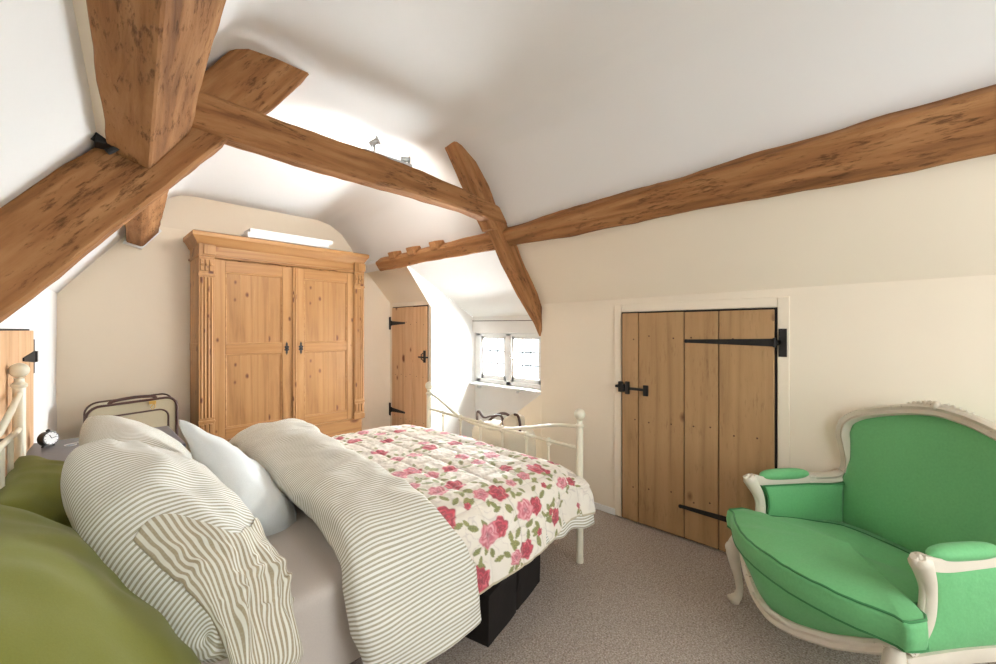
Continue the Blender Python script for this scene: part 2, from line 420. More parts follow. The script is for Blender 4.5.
# near gable (behind the viewpoint) with a wide window opening added for fill light
m = MB()
A = [(-.6, YN, 0), (2.7, YN, 0), (2.7, YN, 2.7), (-.6, YN, 2.7)]; O = [(.35, YN, .55), (2.15, YN, .55), (2.15, YN, 2.15), (.35, YN, 2.15)]
m.add(A+O, [(0, 1, 5, 4), (1, 2, 6, 5), (2, 3, 7, 6), (3, 0, 4, 7)])
struct(m.build('wall_front', WHITE, smooth=False), 'plastered near gable wall with an added window opening')
m = MB()
for x0, x1 in ((.35, .41), (1.22, 1.28), (2.09, 2.15)): m.box(x0, x1, YN-.05, YN+.0, .55, 2.15)
for z0, z1 in ((.55, .61), (2.09, 2.15)): m.box(.35, 2.15, YN-.05, YN+.0, z0, z1)
w2 = struct(m.build('fill_window', PAINT, bevel=.004, smooth=False), 'added unseen white casement window giving fill light from the near gable')
m = MB(); m.box(.41, 2.09, YN-.03, YN-.026, .61, 2.09); m.build('pane', GLASS, w2, smooth=False)

# dormer window: frame, two casements with glazing bars
m = MB()
FX0, FX1 = XW+.0, XW+.07
m.box(FX0, FX1, WY0, WY1, WZ0, WZ0+.045); m.box(FX0, FX1, WY0, WY1, WZ1-.035, WZ1)
m.box(FX0, FX1, WY1-.075, WY1, WZ0, WZ1); m.box(FX0, FX1, WY0, WY0+.05, WZ0, WZ1); m.box(FX0, FX1, 2.955, 3.03, WZ0, WZ1)
w1 = struct(m.build('window_1', PAINT, bevel=.005, smooth=False), 'white two light casement window in the dormer')
for (y0, y1) in ((3.03, 3.425), (2.55, 2.955)):
    m = MB(); z0, z1 = WZ0+.045, WZ1-.035
    X0, X1 = XW+.012, XW+.05
    m.box(X0, X1, y0+.003, y1-.003, z0, z0+.05); m.box(X0, X1, y0+.003, y1-.003, z1-.028, z1); m.box(X0, X1, y0+.003, y0+.04, z0, z1); m.box(X0, X1, y1-.035, y1-.003, z0, z1)
    k = m.build('casement', PAINT, w1, bevel=.003, smooth=False)
    m = MB()
    for q in (1, 2):
        yy = lerp(y0+.04, y1-.035, q/3); m.box(XW+.03, XW+.042, yy-.009, yy+.009, z0+.05, z1-.028)
        zz = lerp(z0+.05, z1-.028, q/3); m.box(XW+.03, XW+.042, y0+.04, y1-.035, zz-.008, zz+.008)
    m.build('glazing_bars', LEAD, k, smooth=False)
    m = MB(); m.box(XW+.034, XW+.038, y0+.04, y1-.035, z0+.05, z1-.028); m.build('pane', GLASS, k, smooth=False)
m = MB(); m.box(XW-.02, XW+.014, 2.93, 2.965, 1.0, 1.03); m.tube([(XW-.02, 2.945, 1.015), (XW-.03, 2.90, 1.02), (XW-.028, 2.85, 1.012)], .007, 8)
m.build('window_catch', PAINT, w1)
m = MB(); m.box(XW-.09, XW+.0, WY0-.06, DY1-.005, WZ0-.028, WZ0-.002)
sill = m.build('window_sill', PAINT, w1, bevel=.005, smooth=False)
for yy in (3.42, 2.82):
    m = MB(); m.box(XW-.05, XW+.001, yy-.012, yy+.012, WZ0-.06, WZ0-.028); m.build('bracket', STEEL, sill, smooth=False)

# baseboards
m = MB(); m.box(XR-.012, XR-.001, 1.40, DY0, 0, .045); struct(m.build('baseboard_right', PAINT, bevel=.004, smooth=False), 'low white skirting left of the wide plank door')
m = MB(); m.box(.0, 2.3, YG-.012, YG-.001, 0, .08); struct(m.build('baseboard_back', PAINT, bevel=.004, smooth=False), 'white skirting on the gable wall')

# plank doors
def strap_hinge(parent, y_piv, z, y_tip, x, plate=True, name='strap_hinge', w=.042, dirn=-1):
    m = MB(); n = 8
    y1 = y_piv; y0 = y_tip; T = dirn*.006
    pts = [(x+T, y1, z+w/2), (x+T, y0, z+.010), (x+T, y0+.012*(1 if y1 < y0 else -1), z), (x+T, y0, z-.010), (x+T, y1, z-w/2)]
    m.prism(pts, (-dirn*.005, 0, 0))
    s = 1 if y0 > y1 else -1
    m.lathe([(0.0001, 0), (.012, .001), (.012, .005), (.0001, .006)], (x+T-(.003 if dirn < 0 else -.003), y0, z), 10, 'X')
    m.tube([(x+T*1.2, y1, z-w*.6), (x+T*1.2, y1, z+w*.6)], .007, 8)
    if plate:
        m.box(min(x+T, x+T*.1), max(x+T, x+T*.1), y1-s*.055, y1-s*.018, z-.075, z+.075)
        m.box(min(x+T, x+T*.1), max(x+T, x+T*.1), y1-s*.03, y1, z-.014, z+.014)
    for q in (.25, .5, .75): m.lathe([(.0001, -.003), (.0045, -.001), (.0045, .002), (.0001, .003)], (x+T*1.4, lerp(y1, y0, q), z), 8, 'X')
    return m.build(name, IRON, parent, smooth=False)
def plank_door(name, label, x, y0, y1, z0, z1, seams, mat, d=-1, surround=True):
    m = MB(); ed = [y0]+sorted(seams)+[y1]
    for a, b_ in zip(ed[:-1], ed[1:]):
        m.box(min(x, x+d*.022), max(x, x+d*.022), a+.003, b_-.003, z0+.008+random.uniform(-.003, .003), z1+random.uniform(-.004, .003))
    o = m.build(name, mat, bevel=.004, smooth=False); struct(o, label)
    m = MB(); m.box(min(x-d*.004, x+d*.006), max(x-d*.004, x+d*.006), y0-.008, y1+.008, z0, z1+.008); m.build('shadow_gap', DARK, o, smooth=False)
    if surround:
        m = MB(); w = .065; e = .010
        for (a, b_, c, f) in ((y0-w, y0-e, z0, z1+w), (y1+e, y1+w, z0, z1+w), (y0-e, y1+e, z1+e, z1+w)):
            m.box(min(x, x+d*.008), max(x, x+d*.008), a, b_, c, f)
        m.build('plaster_surround', CREAM, o, bevel=.006, smooth=False)
    m = MB()
    for zz in (z0+.18*(z1-z0), z0+.5*(z1-z0), z0+.88*(z1-z0)):
        for a, b_ in zip(ed[:-1], ed[1:]):
            for q in (.25, .75):
                if b_-a < .13 and q > .5: continue
                m.lathe([(.0001, 0), (.005, .0005), (.005, .002), (.0001, .003)], (x+d*.0235, lerp(a, b_, q+random.uniform(-.06, .06)), zz+random.uniform(-.02, .02)), 8, 'X')
    m.build('nail_heads', plain('rust', S(86, 58, 42), .8), o, smooth=False)
    return o
XD = XR-.002
d1 = plank_door('door_1', 'wide low plank door with long strap hinges in the eaves wall', XD, .458, 1.345, .005, 1.414, [.735, .93, 1.225], PLANK)
strap_hinge(d1, .458, 1.232, .915, XD-.022); strap_hinge(d1, .458, .205, .95, XD-.022)
m = MB(); x = XD-.03
m.box(x-.004, x+.008, 1.18, 1.36, .895, .912); m.box(x-.012, x+.006, 1.155, 1.185, .865, .935); m.box(x-.014, x+.006, 1.285, 1.31, .865, .95)
m.box(x-.006, x+.03, 1.335, 1.365, .875, .945); m.box(x-.02, x+.0, 1.315, 1.335, .88, .93); m.box(x-.012, x+.02, 1.36, 1.385, .905, .922)
m.build('latch_bolt', IRON, d1, bevel=.002, smooth=False)
d2 = plank_door('door_2', 'tall narrow plank door beside the wardrobe', XD, 3.585, 4.272, .005, 1.56, [3.853, 4.011], PLANK2)
strap_hinge(d2, 4.272, 1.38, 4.0, XD-.022, w=.05); strap_hinge(d2, 4.272, .36, 4.0, XD-.022, w=.05)
m = MB(); x = XD-.03
m.box(x-.004, x+.008, 3.60, 3.63, .95, 1.08); m.box(x-.008, x+.006, 3.56, 3.72, .998, 1.014); m.tube([(x-.005, 3.615, .97), (x-.04, 3.615, .99), (x-.04, 3.615, 1.04), (x-.005, 3.615, 1.06)], .006, 6)
m.build('thumb_latch', IRON, d2, smooth=False)

# left-hand plank door in the skewed wall
ang = math.atan(.081)
def LW(p, y0=3.26):      # local (out of wall, along wall, z) on the skewed wall
    o, a, z = p
    return V((xl(y0) - .081*a*math.cos(ang)*1.0 + o*math.cos(ang), y0 - a*math.cos(ang) + o*(-math.sin(ang))*-1*-1, z))
m = MB(); ed = [0, .2, .37, .56, .74, .93]
for a, b_ in zip(ed[:-1], ed[1:]): m.box(0, .022, a+.002, b_-.002, .01, 1.297, LW)
d3 = struct(m.build('door_3', PLANK2, bevel=.003, smooth=False), 'pale plank door in the left wall behind the headboard')
m = MB(); m.box(-.004, .006, -.008, .938, .0, 1.305, LW); m.build('shadow_gap', DARK, d3, smooth=False)
for zc in (1.16, .30):
    m = MB(); m.prism([LW((.024, 0, zc+.03)), LW((.024, .30, zc+.008)), LW((.024, .30, zc-.008)), LW((.024, 0, zc-.03))], (.006, 0, 0)); m.box(.004, .02, -.05, -.012, zc-.09, zc+.09, LW); m.box(.004, .034, -.03, .012, zc-.028, zc+.028, LW)
    m.build('strap_hinge', IRON, d3, smooth=False)
m = MB(); m.box(.022, .032, .80, .84, .80, .95, LW); m.box(.03, .05, .78, .92, .865, .88, LW); m.build('thumb_latch', IRON, d3, smooth=False)

# ------------------------------------------------------------------ roof timbers
def beam(name, label, stations, n=46, k=5, cham=.012, amp=.010, seed=1, mat=None, cat='beam', group=None, parent=None):
    secs = []
    for st in stations:
        P = [V(p) for p in st]; out = []; L = len(P)
        for i in range(L):
            p, q, r = P[i-1], P[i], P[(i+1) % L]
            a = q + (p-q).normalized()*cham; b_ = q + (r-q).normalized()*cham; e = r + (q-r).normalized()*cham
            out.append(a)
            for t in range(k): out.append(b_.lerp(e, t/k))
        secs.append(out)
    cnt = len(secs[0]); m_ = len(secs); rows = []
    ln = sum((sum(secs[i+1], V())/cnt - sum(secs[i], V())/cnt).length for i in range(m_-1))
    for i in range(n):
        u = i/(n-1)*(m_-1); a = min(int(u), m_-2); t = u-a
        rows.append([secs[a][j].lerp(secs[a+1][j], t) for j in range(cnt)])
    vs = []
    for i, r in enumerate(rows):
        c = sum(r, V())/cnt
        for p in r:
            d = (p-c).normalized()
            h = nz(p, 4.0, seed)*amp + nz(p, 14, seed+3)*amp*.35 + nz(p, 1.3, seed+5)*amp*.8
            vs.append(p + d*h)
    fs = [(i*cnt+j, i*cnt+(j+1) % cnt, (i+1)*cnt+(j+1) % cnt, (i+1)*cnt+j) for i in range(n-1) for j in range(cnt)]
    fs += [tuple(range(cnt)), tuple(range((n-1)*cnt, n*cnt))]
    c0 = sum(rows[0], V())/cnt; c1 = sum(rows[-1], V())/cnt
    X = (c1-c0).normalized(); Y = V((0, 0, 1)).cross(X)
    if Y.length < .1: Y = V((0, 1, 0)).cross(X)
    Y.normalize(); Z = X.cross(Y)
    F = Matrix((X, Y, Z)).transposed().to_4x4(); F.translation = (c0+c1)/2
    m = MB(); m.add(vs, fs)
    o = m.build(name, mat or OAK, parent, ang=35, frame=F)
    if label: tag(o, label, cat, group)
    return o
GT = 'oak roof timbers'
# right purlin, tapering from the near gable to the far one: corners (inner low, inner high, back high, back low)
sl = V((-.602, 0, .799)); nn = V((-.799, 0, -.602)); base = V((XR, 0, 1.53))
def rp(y, s0, s1, pr_=.085):
    a = base+sl*s0+nn*pr_; b_ = base+sl*s1+nn*pr_; c = base+sl*s1-nn*.06; d = base+sl*s0-nn*.06
    return [V((p.x, y, p.z)) for p in (a, b_, c, d)]
beam('purlin', 'long oak purlin running along the right slope above the plank door', [rp(YN+.02, .535, .80), rp(.0, .540, .762), rp(1.0, .543, .715), rp(2.1, .542, .665), rp(3.2, .545, .66), rp(3.88, .548, .655)], n=110, amp=.010, seed=2, group=GT)
m = MB(); st = rp(3.86, .552, .65, .075); m.prism(st, (0, YG-.01-3.86, 0))
tag(m.build('beam_end', PAINT, bevel=.012, smooth=False), 'white painted end of the right purlin at the gable wall', 'beam')
for i, (y, s_) in enumerate(((3.52, 'nearest the wardrobe'), (3.20, 'middle of the row'), (2.85, 'nearest the collar'))):
    p = base+sl*.655+nn*.05
    beam('timber_peg', 'dark oak rafter foot peg on top of the purlin, '+s_, [[V((p.x+dx, y+dy, p.z+dz)) for dx, dz in ((-.05, -.03), (-.075, .035), (.03, .06), (.03, -.03))] for dy in (-.045, .045)], n=6, k=2, cham=.006, amp=.003, seed=20+i, group='rafter feet on the purlin')
# left purlin, thick, in two lengths either side of the truss
def lp(y, ex=0):
    dx = -.081*(DY0-y)
    return [V((x+dx, y, z)) for x, z in ((.090, 1.962), (.208, 1.922), (.334+ex, 2.112+ex), (.215+ex, 2.225+ex))]
lpo = beam('purlin', 'massive oak purlin overhead at upper left, coming towards the camera', [lp(DY0+.005), lp(1.4), lp(.7), lp(0), lp(YN+.02)], n=80, k=7, amp=.007, cham=.005, seed=4, group=GT)
m = MB(); m.box(.055, .10, DY0-.07, DY0-.0, 1.955, 2.03); m.prism([(.06, DY0-.06, 1.985), (.02, DY0-.05, 1.975), (.06, DY0-.04, 1.96)], (0, .01, .01))
m.tube([(.085, DY0-.06, 1.93), (.12, DY0-.065, 1.96), (.10, DY0-.05, 2.03)], .012, 6)
m.build('iron_strap', IRON, lpo, bevel=.003, smooth=False)
def lp2(y):
    dx = -.081*(DY0-y)
    return [V((x+dx, y, z)) for x, z in ((.105, 1.985), (.205, 1.955), (.315, 2.10), (.21, 2.20))]
lp_far = beam('purlin', 'short oak purlin length between the truss and the gable, above the wardrobe left side', [lp2(DY0+.15), lp2(3.2), lp2(YG-.03)], n=40, amp=.008, seed=5, group=GT)
m = MB(); q = lp2(YG-.05); c = sum(q, V())/4
m.prism([c+(p-c)*1.12 for p in q], (0, .045, 0)); m.build('plaster_collar', PAINT, lp_far, smooth=False)
# plaster fillet beside the left purlin
m = MB()
def fil(y, w): dx = -.081*(DY0-y); return [V((.10+dx, y, 1.965)), V((.045+dx-w, y, 2.0+.0)), V((.20+dx, y, 2.23))]
rows = [fil(y, .012*math.sin(y*3)) for y in np.linspace(YN, DY0-.01, 20)]
m.add([p for r in rows for p in r], [(i*3+j, i*3+(j+1) % 3, (i+1)*3+(j+1) % 3, (i+1)*3+j) for i in range(19) for j in range(3)])
struct(m.build('trim_2', CREAM, ang=60), 'plaster fillet along the outer edge of the left purlin')
# left principal rafter: lower and upper lengths
def raf(pts, y0, y1, flip=False): return [[V((x, y, z)) for y in (y0, y1) for (x, z) in ((pts[i] if y == y0 else pts[i]),)] for i in range(len(pts))]
def rs(lo, up, y0=DY0, y1=DY0+.13):     # one station: lower corner and upper corner in the XZ plane
    return [V((lo[0], y0, lo[1])), V((lo[0], y1, lo[1])), V((up[0], y1, up[1])), V((up[0], y0, up[1]))]
beam('rafter', 'broad oak principal rafter rising from the left wall to the collar', [rs((-.38, 1.07), (-.53, 1.29)), rs((-.16, 1.339), (-.29, 1.55)), rs((.13, 1.70), (-.03, 1.86)), rs((.437, 2.08), (.27, 2.20)), rs((.47, 2.125), (.32, 2.25))], n=60, k=6, amp=.010, seed=6, group=GT)
beam('rafter', 'short broad oak rafter end above the left end of the collar', [rs((.505, 2.17), (.30, 2.27)), rs((.68, 2.375), (.40, 2.40)), rs((.875, 2.64), (.55, 2.63))], n=30, k=6, amp=.008, seed=7, group=GT)
beam('collar_tie', 'oak collar spanning the room below the ceiling, spotlights on top', [
    [V((x, DY0-.012+yo, z)) for yo, z in ((0, z0), (.115, z0+.004), (.115, z1), (0, z1))] for x, z0, z1 in ((.24, 2.13, 2.29), (.60, 2.118, 2.285), (1.02, 2.108, 2.286), (1.45, 2.114, 2.270), (1.80, 2.105, 2.245), (2.23, 2.075, 2.19))], n=90, k=5, amp=.008, seed=8, group=GT)
beam('rafter', 'slim oak rafter rising from the right end of the collar to the ceiling', [rs((1.70, 2.60), (1.86, 2.60), DY0+.0), rs((1.86, 2.37), (2.02, 2.39), DY0+.0), rs((2.02, 2.13), (2.17, 2.16), DY0+.0), rs((2.10, 2.03), (2.27, 2.03), DY0+.0)], n=40, amp=.006, seed=9, group=GT)
beam('rafter', 'oak brace running down from the collar to the wall beside the dormer window', [rs((2.085, 2.11), (2.25, 2.11), DY0-.01, DY0+.11), rs((2.29, 1.80), (2.42, 1.83), DY0-.01, DY0+.11), rs((2.46, 1.57), (2.60, 1.60), DY0-.01, DY0+.10), rs((2.62, 1.35), (2.70, 1.42), DY0-.01, DY0+.06), rs((2.655, 1.25), (2.72, 1.27), DY0-.01, DY0+.03)], n=50, amp=.006, seed=10, group=GT)

# spotlight bar on the collar
sp = thing('spotlight_bar', (1.27, DY0+.05, 2.285), 'steel bar of two small spotlights on top of the collar', 'spotlight')
m = MB(); m.box(1.11, 1.43, DY0+.03, DY0+.065, 2.283, 2.303); m.build('bar', STEEL, sp, bevel=.004, smooth=False)
def spot(p, d, l=.06, r=.026):
    d = V(d).normalized(); p = V(p)
    m = MB(); m.tube([p+V((0, 0, -.05)), p+V((0, 0, -.01))], .006, 8)
    m.tube([p-d*l*.5, p-d*l*.45, p+d*l*.3, p+d*l*.34, p+d*l*.5, p+d*l*.5, p+d*l*.44], [r*.5, r*.62, r*.66, r, r, r*.85, r*.8], 18)
    o = m.build('lamp_head', STEEL, sp); return o
spot((1.185, DY0+.045, 2.36), (.65, -.55, .45)); spot((1.39, DY0+.045, 2.325), (.9, -.3, .05), .055, .022)

# ------------------------------------------------------------------ wardrobe
YF = 3.95
wd = thing('wardrobe', (1.39, 4.12, 0), 'large waxed pine double wardrobe against the gable wall', 'wardrobe')
m = MB(); m.box(.695, .72, YF+.02, 4.30, .06, 1.90); m.box(2.06, 2.085, YF+.02, 4.30, .06, 1.90); m.box(.70, 2.08, 4.285, 4.30, .06, 1.9); m.box(.70, 2.08, YF+.02, 4.30, 1.87, 1.895)
m.box(.70, 2.08, YF+.02, 4.29, .08, .10); m.box(.695, .705, YF+.02, YF+.08, .3, 1.8); m.box(.69, .70, YF+.03, 4.29, 1.13, 1.19)
m.build('carcase', PINE, wd, bevel=.003, smooth=False)
m = MB(); m.box(.68, 2.10, YF-.005, 4.30, .0, .12); m.box(.70, 2.08, YF+.004, YF+.03, .12, .40); m.box(.69, 2.09, YF-.008, YF+.03, .385, .402)
m.build('base', PINEH, wd, bevel=.006, smooth=False)
# cornice: profile swept along front and sides
m = MB()
prof = [(.0, 1.88), (-.012, 1.885), (-.012, 1.90), (.0, 1.905), (.0, 1.975), (-.012, 1.985), (-.018, 2.0), (-.035, 2.03), (-.048, 2.045), (-.048, 2.075), (-.040, 2.08), (.05, 2.085)]
vs = []; 
for o_, z in prof:
    vs += [V((.695+o_, 4.30, z)), V((.695+o_, YF+o_, z)), V((2.085-o_, YF+o_, z)), V((2.085-o_, 4.30, z))]
fs = [(i*4+j, i*4+j+1, (i+1)*4+j+1, (i+1)*4+j) for i in range(len(prof)-1) for j in range(3)]
m.add(vs, fs); m.add([V((.655, YF-.04, 2.082)), V((2.125, YF-.04, 2.082)), V((2.125, 4.30, 2.082)), V((.655, 4.30, 2.082))], [(0, 1, 2, 3)])
m.build('cornice', PINEH, wd, ang=30)
for x0 in (.69, 1.985):
    m = MB(); x1 = x0+.105
    m.box(x0, x1, YF-.03, YF+.01, 1.885, 1.985); m.box(x0+.03, x1+.005, YF-.045, YF-.03, 1.90, 1.975)
    m.box(x0-.0, x1, YF-.022, YF+.02, .40, 1.885)
    for q in range(4):
        xx = x0+.012+q*.0225; m.tube([(xx+.007, YF-.022, .60), (xx+.007, YF-.022, 1.72)], .0085, 8)
    m.box(x0-.004, x1+.004, YF-.03, YF+.0, 1.73, 1.75); m.box(x0-.004, x1+.004, YF-.03, YF+.0, .56, .58)
    for q in range(3): m.lathe([(.0001, 0), (.012, .002), (.014, .012), (.0001, .02)], (x0+.022+q*.03, YF-.042, 1.82), 8, 'Y'); m.box(x0+.01+q*.03, x0+.033+q*.03, YF-.035, YF, 1.77, 1.86)
    for q in range(3): m.box(x0+.01+q*.03, x0+.033+q*.03, YF-.035, YF, .47, .55)
    m.box(x0-.006, x1+.006, YF-.028, YF+.02, .395, .45)
    m.build('pilaster', PINE, wd, bevel=.003, smooth=False)
def wdoor(x0, x1, hx, px0, px1):
    m = MB(); z0, z1 = .405, 1.872; y0, y1 = YF-.006, YF+.018
    m.box(x0, px0, y0, y1, z0, z1); m.box(px1, x1, y0, y1, z0, z1)
    o = m.build('door', PINE, wd, bevel=.003, smooth=False)
    for za, zb in ((1.777, z1), (1.10, 1.18), (z0, .49)):
        m = MB(); m.box(px0, px1, y0+.0005, y1, za, zb); m.build('door_rail', PINEH, o, bevel=.003, smooth=False)
    for za, zb in ((.49, 1.10), (1.18, 1.777)):
        m = MB()
        n = 4
        for q in range(n):
            a, b_ = lerp(px0, px1, q/n), lerp(px0, px1, (q+1)/n); m.box(a+.0003, b_-.0003, y0+.012, y1-.004, za, zb)
        f = m.build('door_panel', PINE, o, smooth=False)
        m = MB()
        for a in ((px0, px0+.012, za, zb), (px1-.012, px1, za, zb), (px0, px1, za, za+.012), (px0, px1, zb-.012, zb)): m.box(a[0], a[1], y0+.004, y0+.013, a[2], a[3])
        m.build('panel_moulding', PINEH, o, bevel=.004, smooth=False)
    m = MB(); c = (hx, y0-.004, 1.135); 
    m.prism([V((hx+a*.022, y0-.005, 1.135+b_*.055)) for a, b_ in ((0, 1.1), (.4, .7), (.3, .45), (1, .25), (.55, 0), (1, -.25), (.3, -.45), (.4, -.7), (0, -1.1), (-.4, -.7), (-.3, -.45), (-1, -.25), (-.55, 0), (-1, .25), (-.3, .45), (-.4, .7))], (0, .005, 0))
    m.lathe([(.0001, -.018), (.010, -.016), (.012, -.008), (.006, -.002), (.006, .004), (.0001, .005)], (hx, y0-.004, 1.135), 12, 'Y')
    m.build('escutcheon', IRON, o, smooth=False)
    return o
wdoor(.795, 1.392, 1.345, .872, 1.31); wdoor(1.397, 1.985, 1.468, 1.497, 1.915)
m = MB(); m.box(1.392, 1.43, YF-.014, YF-.004, .405, 1.872); m.tube([(1.40, YF-.014, .41), (1.40, YF-.014, 1.87)], .006, 8); m.tube([(1.42, YF-.014, .41), (1.42, YF-.014, 1.87)], .006, 8)
m.build('cover_strip', PINE, wd, bevel=.003, smooth=False)

# white flat boxes lying on the wardrobe
b1 = thing('flat_box', (1.40, 4.0, 2.084), 'long white cardboard box lying flat on the wardrobe, under the thinner one', 'box')
m = MB(); T = lambda p: p
m.box(1.03, 1.72, 3.925, 4.12, 2.086, 2.128); m.build('carton', PAPER, b1, bevel=.004, smooth=False)
m = MB(); m.box(1.028, 1.722, 3.922, 4.122, 2.112, 2.132); m.build('lid', PAPER, b1, bevel=.003, smooth=False)
m = MB(); m.box(1.05, 1.765, 3.935, 4.13, 2.133, 2.168); tag(m.build('flat_box', PAPER, bevel=.004, smooth=False), 'thin white box topmost on the wardrobe, overhanging the box beneath', 'box')

# ------------------------------------------------------------------ bed
bed = thing('bed', (.9, 1.96, 0), 'cream metal bed frame with ball finials at the corners', 'bed')
FX, HX, BY0, BY1 = 1.973, -.155, 1.263, 2.661
def post(x, y, zt, rise=0):
    m = MB(); r = .0195
    m.lathe([(r*1.05, 0), (r*1.1, .02), (r, .03), (r, zt-.075), (r*1.25, zt-.07), (r*1.3, zt-.06), (r*.8, zt-.05), (r*.75, zt-.035), (r*1.0, zt-.033)], (x, y, 0), 20)
    o = m.build('post', BEDPAINT, bed)
    m = MB(); R = .031
    m.lathe([(max(.0002, R*math.sin(PI*k/14)), -R*math.cos(PI*k/14)) for k in range(15)], (x, y, zt), 22)
    m.build('finial', BEDPAINT, o); return o
post(FX, BY0, .828); post(FX, BY1, .858); post(HX, BY0, 1.13); post(HX, BY1, 1.13)
def railing(x, zs, low, spind, zb, knobs):
    m = MB(); yy = np.linspace(BY0, BY1, 40)
    m.tube([(x, y, interp(*zs, y)) for y in yy], .0105, 10); m.build('top_rail', BEDPAINT, bed)
    m = MB(); m.tube([(x, y, interp(*low, y)) for y in yy], .010, 10); m.build('lower_rail', BEDPAINT, bed)
    for y in spind:
        z = interp(*low, y); m = MB()
        m.tube([(x, y, zb), (x, y, z-.01)], .008, 8)
        if knobs: m.lathe([(.008, -.03), (.016, -.022), (.016, -.012), (.009, -.008), (.017, .0), (.014, .012), (.006, .018)], (x, y, z), 12)
        m.build('spindle', BEDPAINT, bed)
tz = spline([(BY0, .758, 0), (1.42, .742, 0), (1.62, .695, 0), (1.88, .643, 0), (2.08, .634, 0), (2.29, .665, 0), (2.52, .757, 0), (BY1, .805, 0)], 40)
railing(FX, ([p.x for p in tz], [p.y for p in tz]), ([BY0, BY1], [.634, .672]), [1.48, 1.65, 1.86, 2.07, 2.28, 2.48], .28, True)
for x, z in ((FX, .19), (HX, .19), (FX, .285)):
    m = MB(); m.tube([(x, BY0, z), (x, BY1, z)], .012, 8); m.build('cross_rail', BEDPAINT, bed)
hz = ([BY0, 1.6, 1.96, 2.3, BY1], [1.03, 1.0, .985, 1.0, 1.03])
railing(HX, hz, ([BY0, 1.9, BY1], [.88, .945, .88]), [1.5, 1.75, 2.03, 2.31], .30, False)
for y in (BY0+.10, BY1-.10):
    m = MB(); m.box(HX, FX, y-.012, y+.012, .165, .215); m.build('side_rail', BEDPAINT, bed, bevel=.003, smooth=False)
m = MB()
for k in range(14):
    x = lerp(HX+.1, FX-.1, k/13); m.box(x-.03, x+.03, BY0+.09, BY1-.09, .205, .22)
m.build('slats', PLANK2, bed, smooth=False)

def rbox(x0, x1, y0, y1, z0, z1, r, nu=60, amp=0, seed=0):
    """rounded soft box as a closed lofted mesh"""
    m = MB(); bm = bmesh.new()
    bmesh.ops.create_cube(bm, size=1)
    bmesh.ops.subdivide_edges(bm, edges=bm.edges, cuts=22, use_grid_fill=True)
    c = V(((x0+x1)/2, (y0+y1)/2, (z0+z1)/2)); h = V(((x1-x0)/2, (y1-y0)/2, (z1-z0)/2))
    vs = []
    for v in bm.verts:
        p = V([v.co[i]*2*h[i] for i in range(3)])
        # concentrate grid near edges
        q = V([math.copysign(h[i]*(1-(1-abs(v.co[i]*2))**1.5), v.co[i]) for i in range(3)])
        inn = V([max(-h[i]+r, min(h[i]-r, q[i])) for i in range(3)])
        d = q-inn
        if d.length > 1e-9: q = inn + d.normalized()*min(r, d.length) if sum(abs(x) > 1e-9 for x in d) > 1 else q
        w = c+q
        if amp: w += q.normalized()*nz(w, 4, seed)*amp
        vs.append(w)
    bm.verts.index_update(); fs = [tuple(v.index for v in f.verts) for f in bm.faces]; bm.free()
    return m.add(vs, fs)
mt = rbox(HX+.03, FX-.04, BY0-.02, BY1+.02, .222, .515, .035, amp=.006, seed=3)
tag(mt.build('mattress', SHEET), 'mattress in a taupe fitted sheet', 'mattress')

# pillows
def pillow(name, c, L, S_, hl, hs, th, mat, label, cat='pillow', group=None, seed=0, pinch=.07, wr=.012, deform=None, n=44, powr=.55, parent=None, corner=.06):
    L = V(L).normalized(); S_ = V(S_); S_ = (S_ - L*S_.dot(L)).normalized(); Nn = L.cross(S_)
    if Nn.z < 0: Nn = -Nn
    c = V(c); verts = []; uv = []; idx = {}; faces = []
    UU = np.linspace(-1, 1, 201); ez = th/2*np.maximum(0, 1-np.abs(UU)**2.6)**powr
    AU = np.concatenate([[0], np.cumsum(np.hypot(np.diff(UU)*hl, np.diff(ez)))]); AV = np.concatenate([[0], np.cumsum(np.hypot(np.diff(UU)*hs, np.diff(ez)))])
    def pt(i, j, side):
        u, v = i/n*2-1, j/n*2-1
        u = math.sin(u*PI/2)*.55+u*.45; v = math.sin(v*PI/2)*.55+v*.45
        cr = 1-corner*(abs(u)*abs(v))**3
        x = hl*u*(1-pinch*(1-v*v))*cr; y = hs*v*(1-pinch*(1-u*u))*cr
        e = max(0, (1-abs(u)**2.6)*(1-abs(v)**2.6))**powr
        z = th/2*e*side
        p = V((x, y, z))
        w = nz(p, 5, seed)*wr*2*e + nz(p, 12, seed+1)*wr*.8*e
        # radiating puckers near the ends
        w += wr*.7*math.sin(v*17+2*nz(p, 3, seed+4)*4)*max(0, abs(u)-.45)*e**.5*1.4
        w += wr*.5*math.sin(u*15+nz(p, 4, seed+6)*5)*max(0, abs(v)-.5)*e**.5
        p.z += w*side
        if deform: p = deform(p, u, v)
        return c + L*p.x + S_*p.y + Nn*p.z, (float(np.interp(u, UU, AU)), float(np.interp(v, UU, AV)))
    for side in (1, -1):
        for i in range(n+1):
            for j in range(n+1):
                edge = i in (0, n) or j in (0, n)
                key = (i, j, 1 if edge else side)
                if key not in idx:
                    p, t = pt(i, j, side if not edge else 1); idx[key] = len(verts); verts.append(p); uv.append(t)
        for i in range(n):
            for j in range(n):
                q = []
                for a, b_ in ((i, j), (i+1, j), (i+1, j+1), (i, j+1)):
                    ed = a in (0, n) or b_ in (0, n); q.append(idx[(a, b_, 1 if ed else side)])
                faces.append(tuple(q))
    m = MB(); m.add(verts, faces, uv)
    o = m.build(name, mat, parent, ang=70, sub=1)
    if label: tag(o, label, cat, group)
    return o, (lambda u, v, side=1: pt((u+1)/2*n, (v+1)/2*n, side)[0]), (L, S_, Nn)
